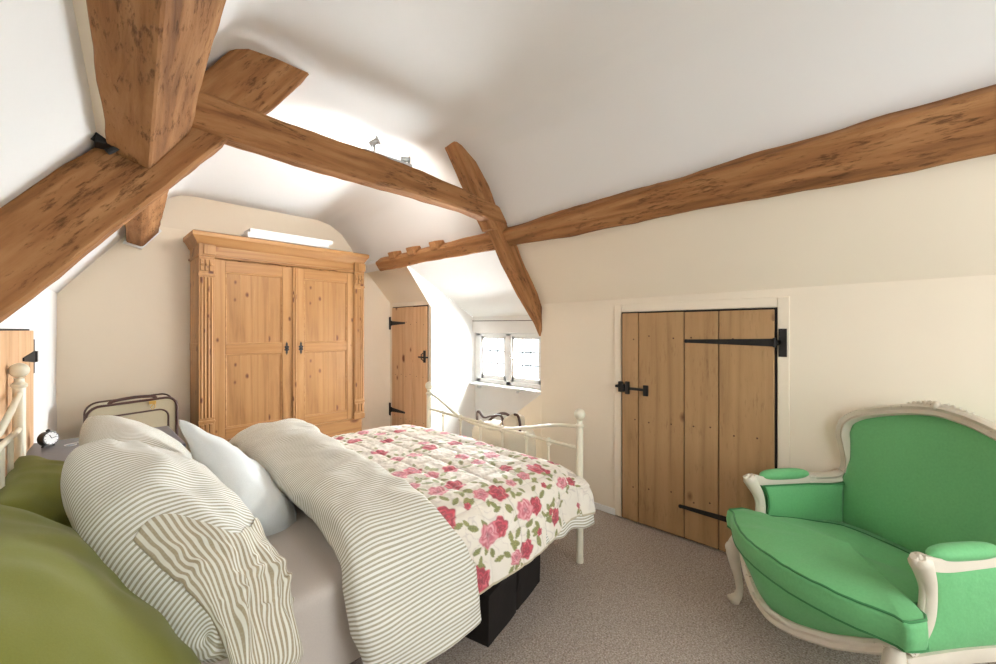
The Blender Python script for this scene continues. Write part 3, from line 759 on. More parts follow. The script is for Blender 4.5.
pillow('pillow', (.02, 2.16, .615), (.02, 1, -.02), (.68, 0, -.70), .40, .27, .21, OLIVE, 'olive green pillow on the far side of the bed, against the headboard', group='olive pillows', seed=11, wr=.012)
pillow('pillow', (.0, 1.30, .645), (.0, 1, -.02), (.66, 0, -.75), .47, .32, .21, OLIVE, 'olive green pillow nearest the camera, under the striped pillow', group='olive pillows', seed=12, wr=.012)
pillow('pillow', (.21, 2.19, .75), (-.05, 1, .10), (.70, .05, -.68), .34, .24, .24, STRIPEP, 'green striped pillow farther away, next to the suitcase', group='striped pillows', seed=13, wr=.010, corner=.12)
p1, f1, ax1 = pillow('pillow', (.20, 1.52, .705), (-.13, .93, .33), (.86, .1, -.50), .47, .215, .29, STRIPEP, 'big crumpled green striped pillow nearest the camera', deform=lambda p, u, v: p + V((0, .16*max(0, -u)*(1-v)/2 - .02*max(0, -u), 0)), group='striped pillows', seed=14, wr=.016, n=60, corner=.16, powr=.5)
# open end of the pillowcase, folded over the near end with the ticking running lengthwise
def cuff(a, b):
    u = lerp(-.30, -1.0, a); v = lerp(-.93, .93, b)
    u += .16*(1-a)*math.sin(b*9+.6)*.8 + .10*(1-a)*nz((b*3, 1, 2), 1.5, 61)
    p = f1(max(-1, u), v, 1); ex = smooth((a-.82)/.18)
    lift = .010+.012*nz((a*2, b*5, 1), 2.5, 62) + .010*math.sin(b*17+4*a)*a*.6
    lift += .022*nz((a*3+b, b*6, a*5), 1.6, 63)*smooth(a*3)
    lift = max(lift, .012)
    return p + ax1[2]*lift*(.5+a) + ax1[0]*(-.06*ex) + V((.01*ex, 0, -.05*ex))
m = MB(); m.grid(cuff, 50, 60, uvf=lambda a, b: (b*.50, a*.45))
m.build('pillowcase_cuff', STRIPEC, p1, ang=180, solid=.004, sub=1)
pw, fw, axw = pillow('pillow', (.50, 1.92, .645), (-.14, .80, .42), (.62, .38, -.66), .275, .245, .17, WHITECOT, 'plain pale white pillow propped between the striped pillows and the duvet', seed=15, wr=.011, pinch=.09, powr=.5, corner=-.06)
m = MB(); m.tube([fw(u, .42+.10*math.sin(u*2), 1)+axw[2]*.001 for u in np.linspace(-.97, .8, 40)], .0025, 6); m.build('seam', WHITECOT, pw)

# duvet: folded-back band across the bed, hanging on the near side
path = spline([(0, 2.76, .40), (0, 2.735, .52), (0, 2.66, .60), (0, 2.40, .595), (0, 1.95, .575), (0, 1.55, .565), (0, 1.32, .555), (0, 1.225, .50), (0, 1.17, .38), (0, 1.13, .20)], 120)
arc = [0]
for a, b_ in zip(path[:-1], path[1:]): arc.append(arc[-1]+(b_-a).length)
def duv(a, b):
    k = b*(len(path)-1); i = min(int(k), len(path)-2); p = path[i].lerp(path[i+1], k-i)
    t = (path[min(i+1, 119)]-path[max(i-1, 0)]).normalized(); nrm = V((0, t.z, -t.y)); 
    if nrm.z < 0 and b < .75: nrm = -nrm
    if b > .7 and nrm.y > 0: nrm = -nrm
    s = arc[i]+(arc[i+1]-arc[i])*(k-i)
    x0 = interp([0, .3, .5, .68, .78, .88, 1], [.62, .62, .61, .59, .57, .585, .635], b)
    x1 = interp([0, .3, .5, .68, .78, .88, 1], [1.04, 1.02, .96, .95, 1.0, 1.06, 1.06], b)
    th = interp([0, .1, .3, .5, .68, .8, .95, 1], [.06, .125, .175, .17, .14, .095, .06, .035], b)
    ang_ = 2*PI*a
    ca, sa = math.cos(ang_), math.sin(ang_)
    ex = math.copysign(abs(ca)**.75, ca); ey = math.copysign(abs(sa)**(.8), sa)
    x = (x0+x1)/2 - ex*(x1-x0)/2
    h = (ey*.5+.5)*th if ey > 0 else (ey*.5+.5)*th
    q = V((x, p.y, p.z)) + nrm*(h-.01)
    wv = nz((x*1.0, s*1.2, a), 3.2, 31)*.022 + nz((x, s*2, a), 8, 33)*.010 + .008*math.sin(s*16+6*nz((x, s, 0), 2.5, 35))*abs(nz((x, s, 1), 3, 36))*2
    return q + nrm*wv*smooth(h/th*2) + V((wv*.6, 0, 0))
dv = thing('duvet', (.9, 1.95, .52), 'striped white duvet folded back across the middle of the bed', 'duvet')
m = MB(); nu, nvv = 72, 150
TB = np.linspace(0, 1, 61); tp = [(duv(.25, t)+duv(.12, t)+duv(.38, t))/3 for t in TB]
TA = [0]
for p, q in zip(tp[:-1], tp[1:]): TA.append(TA[-1]+(q-p).length)
def duv_uv(a, b): return (float(np.interp(b, TB, TA)), a)
m.grid(duv, nu, nvv, cu=True, uvf=duv_uv)
m.f.append(tuple(i*nvv for i in range(nu))); m.f.append(tuple(i*nvv+nvv-1 for i in range(nu))[::-1])
m.build('folded_band', STRIPE, dv, ang=80, sub=1)

# quilt over the duvet: surface q(s, t): s along the bed, t across (far drop, top, near drop)
QX0, QX1 = .90, 1.955
qpath = spline([(0, 2.745, .44), (0, 2.735, .52), (0, 2.69, .585), (0, 2.55, .605), (0, 2.2, .615), (0, 1.8, .612), (0, 1.45, .605), (0, 1.31, .585), (0, 1.225, .53), (0, 1.185, .44), (0, 1.165, .34), (0, 1.15, .27)], 240)
qarc = [0]
for a, b_ in zip(qpath[:-1], qpath[1:]): qarc.append(qarc[-1]+(b_-a).length)
QL = qarc[-1]
def qbase(s, t, off=0.0):
    x = QX0+s
    tt = max(0, min(QL, t)); i = int(np.searchsorted(qarc, tt)); i = max(1, min(i, len(qarc)-1)); k = (tt-qarc[i-1])/(qarc[i]-qarc[i-1])
    p = qpath[i-1].lerp(qpath[i], k)
    tg = (qpath[min(i+2, 239)]-qpath[max(i-3, 0)]).normalized(); nrm = V((0, tg.z, -tg.y))
    if nrm.z < -.2 or (p.y < 1.4 and nrm.y > 0): nrm = -nrm
    foot = smooth((x-1.74)/.215)
    hang = smooth((t-(QL-.38))/.30)
    z = p.z - foot*.07*(1-hang*.55) - .012*smooth((x-1.5)/.4)
    y = p.y
    z += hang*lerp(-.02, .085, smooth((x-1.0)/.95))
    y -= hang*.02*math.sin(x*9+1)
    xx = x - foot*.0
    nr = (nrm + V((.8*foot**2*.6, 0, 0))).normalized()
    return V((xx, y, z)), nr
def qf(s, t):
    p, nr = qbase(s, t)
    # quilting: stitched grid with puffed cells and fine puckers
    cell = .165
    g1 = abs(((s+.04)/cell) % 1 - .5)*2; g2 = abs(((t+.05)/cell) % 1 - .5)*2
    puff = (1-g1**8)*(1-g2**8)
    puck = nz((s*1.0, t*1.0, 0), 26, 41)*.0035 + nz((s, t, 3), 55, 42)*.0018
    big = nz((s, t, 6), 3.0, 43)*.014
    return p + nr*(puff*.009 + puck + big - .008)
# rose pattern: position (s, t), radius, kind (0 red, 1 pink, 2 bud)
ROSES = [(0.126, 1.584, 0.062, 0), (0.111, 1.649, 0.03, 0), (0.352, 1.72, 0.05, 0), (0.291, 1.73, 0.055, 1), (0.427, 1.584, 0.055, 0), (0.342, 1.558, 0.042, 1), (0.759, 1.528, 0.058, 0), (0.643, 1.548, 0.038, 1), (0.578, 1.715, 0.05, 0), (0.507, 1.705, 0.055, 1), (0.914, 1.695, 0.05, 0), (0.829, 1.69, 0.05, 1), (0.703, 1.832, 0.045, 0), (0.668, 1.791, 0.02, 0), (0.472, 1.862, 0.045, 0), (0.412, 1.867, 0.035, 1), (0.231, 1.877, 0.055, 0), (0.161, 1.862, 0.022, 2), (0.211, 1.826, 0.018, 2), (0.1, 1.675, 0.018, 2), (0.065, 1.331, 0.055, 0), (0.301, 1.427, 0.055, 0), (0.206, 1.427, 0.05, 1), (0.251, 1.174, 0.055, 0), (0.166, 1.179, 0.055, 1), (0.296, 1.265, 0.045, 1), (0.412, 1.265, 0.05, 0), (0.296, 0.784, 0.058, 0), (0.301, 0.956, 0.045, 1), (0.412, 0.961, 0.05, 1), (0.332, 0.415, 0.055, 0), (0.457, 0.587, 0.05, 0), (0.09, 1.017, 0.05, 0), (0.728, 0.926, 0.055, 0), (0.899, 1.062, 0.05, 0), (0.849, 1.032, 0.05, 1), (0.718, 1.25, 0.055, 1), (0.638, 1.432, 0.045, 0), (0.568, 1.174, 0.05, 0), (0.583, 1.29, 0.045, 1), (1.055, 1.427, 0.05, 0), (0.879, 1.422, 0.045, 0), (0.874, 1.371, 0.04, 1), (1.045, 0.627, 0.055, 0), (0.834, 0.526, 0.05, 1), (0.658, 0.425, 0.055, 0), (0.482, 0.238, 0.05, 1), (0.854, 0.309, 0.05, 0), (0.528, 0.39, 0.045, 1), (0.844, 0.683, 0.045, 1), (0.914, 1.073, 0.05, 0), (0.553, 0.901, 0.05, 0), (0.583, 0.804, 0.045, 1), (1.055, 0.764, 0.045, 1), (0.889, 0.516, 0.045, 1), (0.533, 1.563, 0.03, 1), (0.799, 1.579, 0.02, 2), (0.939, 1.867, 0.02, 2), (0.563, 1.832, 0.02, 2), (0.146, 1.321, 0.04, 1), (0.136, 0.698, 0.045, 1), (0.301, 0.273, 0.04, 0), (0.246, 1.584, 0.02, 2), (0.889, 1.204, 0.045, 1), (0.688, 1.649, 0.02, 2)]
# plus the rows the folded duvet and the foot rail hide
def hsh(i, k): return (math.sin(i*12.9898+k*78.233)*43758.5453) % 1
LEAVES = []
for i, (rs_, rt, rr, kd) in enumerate(ROSES):
    nl = 2 if kd == 2 else 5
    for k in range(nl):
        a = hsh(i, k)*2*PI if kd == 2 else (k/nl+.12*hsh(i, k))*2*PI+hsh(i, 9)*2
        dd = rr*(1.25+.75*hsh(i, k+20)); LEAVES.append((rs_+dd*math.cos(a), rt+dd*math.sin(a), a+(hsh(i, k+40)-.5)*1.4, .020+.010*hsh(i, k+60)))
def quilt_colours(st):
    s, t = st[:, 0], st[:, 1]; n = len(s)
    base = np.array(S(239, 231, 217)); col = np.tile(base, (n, 1))
    rng = np.random.default_rng(3)
    # sketchy grey-mauve floral outlines
    fld = np.zeros(n)
    for k in range(14):
        a = rng.uniform(0, 2*PI); f = rng.uniform(25, 85); ph = rng.uniform(0, 2*PI)
        fld += np.sin((s*math.cos(a)+t*math.sin(a))*f + ph + 2.5*np.sin(s*rng.uniform(9, 30)+ph)+2.5*np.sin(t*rng.uniform(9, 30)))
    sk = np.exp(-(fld/.40)**2)*.36*np.clip(np.sin(s*11+1)*np.sin(t*13+2)*3+1.6, 0, 1)
    col = col*(1-sk[:, None]) + np.array(S(160, 142, 146))*sk[:, None]
    for (ls, lt, a, r) in LEAVES:
        ds, dt = s-ls, t-lt; u = ds*math.cos(a)+dt*math.sin(a); v = -ds*math.sin(a)+dt*math.cos(a)
        e = (np.abs(u)/r)**1.6 + (np.abs(v)/(r*.48))**1.6
        k = np.clip((1.05-e)*6, 0, 1)
        vein = .6+.4*np.clip(np.abs(v)/(r*.10), 0, 1)
        lc = np.array(S(146, 146, 78))*(1-.25*np.sin(u/r*14+np.abs(v)/r*10))[:, None]*vein[:, None]
        g = (np.sin(ls*90)*.5+.5); lc = lc*(1-.3*g)+np.array(S(98, 108, 54))*.3*g
        col = col*(1-k[:, None]) + lc*k[:, None]
    for i, (rs_, rt, r, kd) in enumerate(ROSES):
        r = r*.88
        ds, dt = s-rs_, t-rt; rad = np.hypot(ds, dt); an = np.arctan2(dt, ds)
        sel = rad < r*1.35
        if not sel.any(): continue
        rad, an = rad[sel], an[sel]; ph = hsh(i, 3)*6
        edge = r*(1+.10*np.sin(5*an+ph)+.06*np.sin(9*an+2*ph))
        q = rad/edge; k = np.clip((1.0-q)*9, 0, 1)
        sw = np.sin(q*13 + 2*np.sin(3*an+ph+q*4)+1.2*np.sin(5*an-ph*2)); sw = .5+.5*sw
        hi = .5+.5*np.sin(an*2+ph+q*6)
        if kd == 1: A_, B_, C_ = S(198, 96, 112), S(228, 150, 158), S(240, 196, 198)
        else: A_, B_, C_ = S(150, 26, 50), S(206, 56, 78), S(236, 128, 138)
        A_, B_, C_ = map(np.array, (A_, B_, C_))
        c = A_*(1-sw[:, None]) + B_*sw[:, None]
        w = (np.clip((hi-.62)*2.6, 0, 1)*np.clip(q*1.6, 0, 1)*.8)[:, None]*np.clip((sw-.3)*2, 0, 1)[:, None]
        c = c*(1-w)+C_*w
        c = c*(1-.45*np.exp(-(q/.22)**2))[:, None]
        col[sel] = col[sel]*(1-k[:, None]) + c*k[:, None]
    # stitched lines
    cell = .165
    for arr, o_ in ((s, .04), (t, .05)):
        g = np.abs(((arr+o_)/cell) % 1 - .5)*2; k = np.clip((g-.965)/.03, 0, 1)*.35
        col = col*(1-k[:, None]) + np.array(S(140, 126, 112))*k[:, None]
    # pale bound hem at the bottom edge
    k = (t > QL-.012)[:, None]*1.0
    col = col*(1-k)+np.array(S(196, 182, 150))*k
    return col
def quilt_mat():
    m, nt, b = new_mat('rose_print_quilt')
    at = N(nt, 'Attribute'); at.attribute_name = 'Print'
    no = N(nt, 'TexNoise'); no.inputs['Scale'].default_value = 260; lk(nt, coords(nt), no.inputs['Vector'])
    lk(nt, mixc(nt, math_(nt, 'MULTIPLY', no.outputs[0], .12), at.outputs['Color'], (1, 1, 1)), b.inputs['Base Color'])
    b.inputs['Roughness'].default_value = .72; b.inputs['Specular IOR Level'].default_value = .35; b.inputs['Sheen Weight'].default_value = .2
    w = N(nt, 'TexNoise'); w.inputs['Scale'].default_value = 60; w.inputs['Detail'].default_value = 3; lk(nt, coords(nt), w.inputs['Vector'])
    bump(nt, b, w.outputs[0], .35, .006)
    return m
qm = quilt_mat()
nS, nT = 265, 470
st = np.array([((QX1-QX0)*i/(nS-1), QL*j/(nT-1)) for i in range(nS) for j in range(nT)])
m = MB(); m.grid(lambda a, b: qf(a*(QX1-QX0), b*QL), nS, nT)
ql = tag(m.build('quilt', qm, ang=180, solid=.014), 'cream quilted bedspread printed with pink and red roses', 'quilt')
ca = ql.data.color_attributes.new(name='Print', type='FLOAT_COLOR', domain='POINT')
cc = np.ones((nS*nT, 4), dtype=np.float32); cc[:, :3] = quilt_colours(st); ca.data.foreach_set('color', cc.ravel())
# duvet edge showing below the quilt near the foot
def hem(a, b):
    s = lerp(.60, QX1-QX0-.008, a); t = lerp(QL-.20, QL-.015+.075*smooth(a*1.8)*(.92+.12*math.sin(a*9)), b)
    p, nr = qbase(s, min(t, QL)); ex = max(0, t-QL)
    p = p - V((0, 0, ex)) + V((0, .03-.03*b, 0)) + V((.012*smooth((a-.8)*5), 0, 0))
    p.y += .005*math.sin(a*14)*b
    return p
m = MB(); m.grid(hem, 60, 12, uvf=lambda a, b: (b*.27, a))
m.build('hanging_edge', STRIPE, dv, ang=180, solid=.012)

# black fabric storage box under the bed
e1 = V((1.674-1.179, 1.311-1.192, 0)); L_ = e1.length; e1.normalize(); e2 = V((-e1.y, e1.x, 0)); o0 = V((1.182, 1.192, 0))
BT = lambda p: o0+e1*p.x+e2*p.y+V((0, 0, p.z))
bx = thing('storage_box', BT(V((.25, .25, 0))), 'black fabric storage box under the bed', 'box')
m = MB()
def bxf(a, b):
    per = [(0, 0), (L_*.48, 0), (L_*.5, .006), (L_*.52, 0), (L_, 0), (L_, .45), (0, .45)]
    seg = a*len(per); i = int(seg) % len(per); t = seg-int(seg); p = per[i]; q = per[(i+1) % len(per)]
    x, y = lerp(p[0], q[0], t), lerp(p[1], q[1], t); z = b*.205
    return BT(V((x, y+.004*nz((x, y, z), 9, 3)*1.0, z)))
m.grid(bxf, 7*8, 8, cu=True); n0 = 56
m.f.append(tuple(i*8 for i in range(n0))); m.f.append(tuple(i*8+7 for i in range(n0)))
m.build('box_body', BLACKFAB, bx, ang=30)
m = MB(); m.box(-.006, L_+.006, -.006, .456, .195, .215, lambda p: BT(p)); m.build('box_lid', BLACKFAB, bx, bevel=.003, smooth=False)
m = MB(); m.tube([BT(V((L_*.5+.01*math.sin(k*.8), -.003, .20-.02*k))) for k in range(7)], [.006, .006, .006, .005, .005, .004, .001], 6); m.build('strap', BLACKFAB, bx)

# ------------------------------------------------------------------ armchair
AM = V((2.068, .190, 0)); Ae = V((.637, .771, 0)); Ab = V((.771, -.637, 0))
def A_(u, d, z): return AM+Ae*u+Ab*d+V((0, 0, z))
ac = thing('armchair', A_(0, .15, 0), 'green upholstered armchair with distressed cream carved frame', 'armchair')
def sweep(pts, prof, n=60, closed=False, nrm=None):
    """sweep a 2d profile [(a, b)] along a spline; a along nrm, b along binormal"""
    P = spline(pts, n); m = MB(); k = len(prof); vs = []
    for i, p in enumerate(P):
        t = (P[min(i+1, n-1)]-P[max(i-1, 0)]).normalized()
        nn_ = (nrm(i/(n-1)) if callable(nrm) else V(nrm)); nn_ = (nn_-t*nn_.dot(t)).normalized(); bi = t.cross(nn_)
        sc = 1
        for a, b_ in prof: vs.append(p+nn_*a+bi*b_)
    fs = [(i*k+j, i*k+(j+1) % k, (i+1)*k+(j+1) % k, (i+1)*k+j) for i in range(n-1) for j in range(k)]
    fs += [tuple(range(k))[::-1], tuple(range((n-1)*k, n*k))]
    return m.add(vs, fs)
def mould(w, d):   # carved show-wood section: double bead with a hollow
    return [(-w, -d), (-w*.95, d*.5), (-w*.6, d), (-w*.25, d*.65), (0, d*.45), (w*.25, d*.65), (w*.6, d), (w*.95, d*.5), (w, -d)]
# plan curve of the back (gondola): depth as function of u and height
def bd(u, z):
    k = max(0, min(1, (z-.40)/.55)); return lerp(.42, .535, k) - lerp(.15, .68, k)*abs(u)**2.0
back_out = [(.345, .27, .578), (.345, .36, .575), (.338, .435, .585), (.330, .462, .625), (.325, .462, .68), (.330, .452, .745), (.337, .448, .80), (.327, .458, .852), (.28, .478, .895), (.20, .503, .928), (.10, .522, .955), (0, .530, .967)]
full = back_out + [(-u, d, z) for u, d, z in back_out[-2::-1]]
PB = [A_(*p) for p in full]
def bn(t):  # outward in the plane of the back rail
    q = spline([V(p) for p in full], 101)[int(round(t*100))]
    c = V((0, .45, .66)); d = V((q.x-c.x, 0, (q.z-c.z))); 
    return (Ae*d.x+V((0, 0, d.z))).normalized() if t > .12 and t < .88 else V((0, 0, 1))
m = sweep([p - Ab*.022 for p in PB], mould(.024, .020), 150, nrm=bn); m.build('back_frame', CHALK, ac, ang=50)
# carved crest
m = MB()
for k in range(-5, 6):
    u = k*.020; z = .975+.018*math.cos(k/5*PI/2) ; r = .013*(1-.08*abs(k))
    m.tube([A_(u-.006, .515, z-.012), A_(u, .505, z), A_(u+.010*(1 if k >= 0 else -1), .512, z+.006), A_(u+.018*(1 if k >= 0 else -1), .515, z-.008)], [r*.5, r, r*.8, r*.2], 8)
m.lathe([(max(.0003, .016*math.sin(PI*q/8)), -.016*math.cos(PI*q/8)) for q in range(9)], A_(0, .50, .985), 12)
m.build('crest_carving', CHALK, ac, ang=60)
# back upholstery
def backp(a, b, off=0):
    a2 = a*2-1
    zt = .43; 
    w = interp([.38, .575, .62, .68, .745, .80, .85, .90, .93, .95], [.335, .325, .31, .303, .308, .315, .305, .255, .175, .03], lerp(.38, .95, b))
    z = lerp(.38, .95, b); u = a2*w
    d = bd(u, z) - .032*(1-abs(a2)**3)*(1-(b*2-1)**4)*1.0
    return A_(u, d+.022+off, z)
m = MB(); m.grid(lambda a, b: backp(a, b), 40, 50); m.build('back_panel', GREENFAB, ac, ang=180, solid=-.03)
m = MB(); 
pp = [backp(0, b) for b in np.linspace(.30, 1, 40)] + [backp(1, b) for b in np.linspace(1, .30, 40)]
m.tube([p - Ab*.012 for p in pp], .0045, 6); m.build('back_piping', PIPING, ac)
# outside back
m = MB(); m.grid(lambda a, b: backp(a, b, .05), 30, 30); m.build('outside_back', GREENFAB, ac, ang=180)
for sgn in (1, -1):
    # arm: top rail with front scroll and S-shaped support
    rail = [(.345, .28, .578), (.35, .16, .576), (.352, .06, .574), (.352, .0, .580), (.353, -.04, .590)]
    m = sweep([A_(sgn*u, d, z) for u, d, z in rail], mould(.021, .017), 40, nrm=(0, 0, 1))
    sup = [(.353, -.060, .600), (.350, -.040, .565), (.342, -.015, .515), (.338, -.005, .46), (.337, -.015, .39), (.338, -.055, .33), (.338, -.09, .30)]
    P = spline([A_(sgn*u, d+(.02 if sgn < 0 else 0), z) for u, d, z in sup], 40)
    w = [interp([0, .08, .2, .45, .7, 1], [.020, .030, .027, .021, .022, .026], k/39) for k in range(40)]
    m2 = MB(); m2.tube(P, w, 12, up=tuple(Ab)); m.add(m2.v, m2.f)
    m3 = MB(); m3.tube([p - Ab*.016 + V((0, 0, 0)) for p in P], [x*.45 for x in w], 8, up=tuple(Ab)); m.add(m3.v, m3.f)
    m.lathe([(max(.0003, .014*math.sin(PI*q/8)), -.022*math.cos(PI*q/8)) for q in range(9)], A_(sgn*.355, -.058+(.02 if sgn < 0 else 0), .588), 12)
    m.build('arm_frame', CHALK, ac, ang=50)
    # arm pad
    m = MB()
    def pad(a, b):
        an = a*2*PI; l = b*2-1; r = (max(0, 1-abs(l)**3.2))**.5
        return A_(sgn*(.349)+.030*r*math.cos(an),   .128+.130*l, .600+.026*r*math.sin(an)+.004*r)
    m.grid(pad, 20, 24, cu=True); m.f += [tuple(i*24 for i in range(20)), tuple(i*24+23 for i in range(20))]
    m.build('arm_pad', GREENFAB, ac, ang=180)
    # inside and outside arm panels
    for nm, uu, bul in (('inside_arm', .325, -.012), ('outside_arm', .348, .012)):
        m = MB()
        def pan(a, b):
            z = lerp(.30, .562, b); d0 = interp([.30, .38, .46, .515, .562], [-.055, .005, .025, .02, .0], z); d1 = .40 if nm == 'inside_arm' else .44
            d = lerp(d0, d1, a); bb = (1-(a*2-1)**4)*(1-(b*2-1)**4)
            inner = -.02*smooth((a-.6)/.4) 
            return A_(sgn*(uu+inner+bul*bb), d, z)
        m.grid(pan, 24, 16); m.build(nm, GREENFAB, ac, ang=180, solid=.006)
        if nm == 'inside_arm':
            ring = [pan(0, b) for b in np.linspace(0, 1, 12)]+[pan(a, 1) for a in np.linspace(0, 1, 18)]
            m = MB(); m.tube([p-Ae*sgn*.005 for p in ring], .004, 6); m.build('arm_piping', PIPING, ac)
        else:
            ring = [pan(0, b) for b in np.linspace(0, 1, 12)]+[pan(a, 1) for a in np.linspace(0, 1, 18)]
            m = MB(); m.tube([p+Ae*sgn*.003 for p in ring], .004, 6); m.build('arm_piping', PIPING, ac)
# seat: bow-fronted deck band, loose cushion, apron
def front(u, ext=0): return -.115-ext - .125*(1-(abs(u)/.36)**2.2)
def outline(n=70, grow=0):
    pts = []
    for k in range(n):
        u = lerp(-.375-grow, .375+grow, k/(n-1)); pts.append((u, front(min(.36, abs(u)), grow)))
    return pts
def cush(a, b):   # a around the plan outline, b from bottom centre over the side to top centre
    pts = CO; i = a*len(pts); j = int(i) % len(pts); t = i-int(i); u, d = (V(pts[j]+(0,)).lerp(V(pts[(j+1) % len(pts)]+(0,)), t)).to_2d()
    cu_, cd = 0.0, .10
    rad, z = interp([0, .12, .2, .3, .5, .68, .78, .86, 1], [0, .75, .97, 1.0, 1.012, 1.0, .97, .80, 0], b), interp([0, .12, .2, .3, .5, .68, .78, .86, 1], [.338, .338, .340, .346, .38, .420, .430, .442, .455], b)
    q = smooth((d+.1)/.5)
    z -= .045*q*(b > .6)*1.0
    p = A_(cu_+(u-cu_)*rad, cd+(d-cd)*rad, z)
    p.z += .006*nz(p, 7, 51)*(b > .55) + .003*nz(p, 22, 52)
    return p
CO = [(u, d+.0) for u, d in [(lerp(.395, -.395, k/30), front(min(.36, abs(lerp(.395, -.395, k/30))), .02)) for k in range(31)]]
CO += [(-.395, -.06), (-.372, -.035), (-.325, -.030), (-.318, .0), (-.315, .1), (-.305, .25), (-.28, .34), (-.20, .38), (-.1, .40), (.0, .405), (.1, .40), (.20, .38), (.28, .34), (.305, .25), (.315, .1), (.318, .0), (.325, -.030), (.372, -.035), (.395, -.06)]
m = MB(); m.grid(cush, 110, 34, cu=True); m.build('seat_cushion', GREENFAB, ac, ang=180)
for bb, nm in ((.765, 'top'), (.27, 'bottom')):
    m = MB(); P = [cush(a, bb) for a in np.linspace(0, .999, 120)]; P.append(P[0]); m.tube([A_(0, .1, p.z)+(p-A_(0, .1, p.z))*1.006 for p in P], .0045, 6, cap=False); m.build('cushion_piping', PIPING, ac)
def fa(u): return -.112-.118*(1-min(1, abs(u)/.31)**1.6)
def band(a, b):
    u = lerp(.372, -.372, a); z1 = .35; z0 = apz(u)+.03; d = lerp(fa(u), front(min(.36, abs(u)), .005), smooth(b))
    return A_(u, d - .010*math.sin(b*PI), lerp(z0, z1, b))
def apz(u):  # underside of the apron: drops in the middle, lifts, and falls to the knees
    return interp([0, .04, .10, .2, .28, .33, .38], [.172, .175, .185, .218, .262, .292, .30], abs(u))
m = MB(); m.grid(band, 60, 10); m.build('seat_band', GREENFAB, ac, ang=180, solid=.01)
ap = [(lerp(.335, -.350, k/40)) for k in range(41)]
m = sweep([A_(u, fa(u)-.006, apz(u)+.018) for u in ap], [(-.022, -.014), (-.022, .010), (-.012, .018), (0, .011), (.012, .018), (.022, .010), (.022, -.014)], 90, nrm=(0, 0, 1))
for k in range(-4, 5):
    u = k*.022; q = A_(u, fa(u)-.018, apz(u)+.03+.012*math.cos(k*PI/8)); r = .012*(1-.1*abs(k))
    m.tube([q+Ae*-.012, q-Ab*.010+V((0, 0, .006)), q+Ae*.014+V((0, 0, -.006))], [r*.3, r, r*.3], 7)
m.build('apron', CHALK, ac, ang=50)
for sgn in (1, -1):
    m = sweep([A_(sgn*.350, -.09, .275), A_(sgn*.352, .1, .285), A_(sgn*.345, .30, .28), A_(sgn*.30, .46, .275)], [(-.022, -.014), (-.022, .014), (0, .018), (.022, .014), (.022, -.014)], 30, nrm=(0, 0, 1)); m.build('side_rail', CHALK, ac, ang=50)
    m = MB()   # cabriole front leg
    lg = [(.348, -.112, .320, .022), (.354, -.124, .28, .030), (.357, -.132, .24, .031), (.354, -.127, .19, .024), (.345, -.118, .13, .018), (.340, -.112, .07, .0155), (.345, -.118, .035, .019), (.352, -.128, .018, .024), (.352, -.128, .0, .020)]
    P = spline([A_(sgn*u, d, z) for u, d, z, r in lg], 40); R = [interp(list(range(9)), [l[3] for l in lg], k/39*8) for k in range(40)]
    m.tube(P, R, 14, up=tuple(Ab)); m.lathe([(max(.0003, .016*math.sin(PI*q/8)), -.014*math.cos(PI*q/8)) for q in range(9)], A_(sgn*.358, -.145, .022), 10)
    m.lathe([(max(.0003, .020*math.sin(PI*q/8)), -.026*math.cos(PI*q/8)) for q in range(9)], A_(sgn*.360, -.148, .262), 10)
    m.build('leg', CHALK, ac, ang=60)
    m = MB(); P = spline([A_(sgn*.29, .47, .33), A_(sgn*.29, .475, .24), A_(sgn*.30, .50, .12), A_(sgn*.31, .53, .0)], 20); m.tube(P, [.026]*8+[.022]*6+[.019]*6, 12, up=tuple(Ab)); m.build('leg', CHALK, ac, ang=60)
m = sweep([A_(.30, .46, .275), A_(0, .50, .275), A_(-.30, .46, .275)], [(-.022, -.014), (-.022, .014), (.022, .014), (.022, -.014)], 24, nrm=(0, 0, 1)); m.build('back_rail', CHALK, ac, ang=50)

# ------------------------------------------------------------------ bedside
ns = thing('nightstand', (.10, 2.98, 0), 'low grey painted bedside table behind the headboard post', 'table')
m = MB(); m.box(-.155, .42, 2.70, 3.28, .672, .70); m.build('tabletop', GREYTOP, ns, bevel=.006, smooth=False)
m = MB(); m.box(-.13, .39, 2.73, 3.25, .30, .672); m.build('cabinet_body', GREYTOP, ns, bevel=.004, smooth=False)
m = MB(); m.box(.39, .405, 2.75, 3.23, .50, .66); dr = m.build('drawer', GREYTOP, ns, bevel=.004, smooth=False)
m = MB(); m.lathe([(.0002, 0), (.008, .002), (.008, .014), (.016, .02), (.0002, .03)], (.405, 2.99, .58), 12, 'X'); m.build('knob', STEEL, dr)
for x in (-.11, .37):
    for y in (2.75, 3.23): m = MB(); m.tube([(x, y, 0), (x, y, .31)], [.014, .02], 10); m.build('leg', GREYTOP, ns)
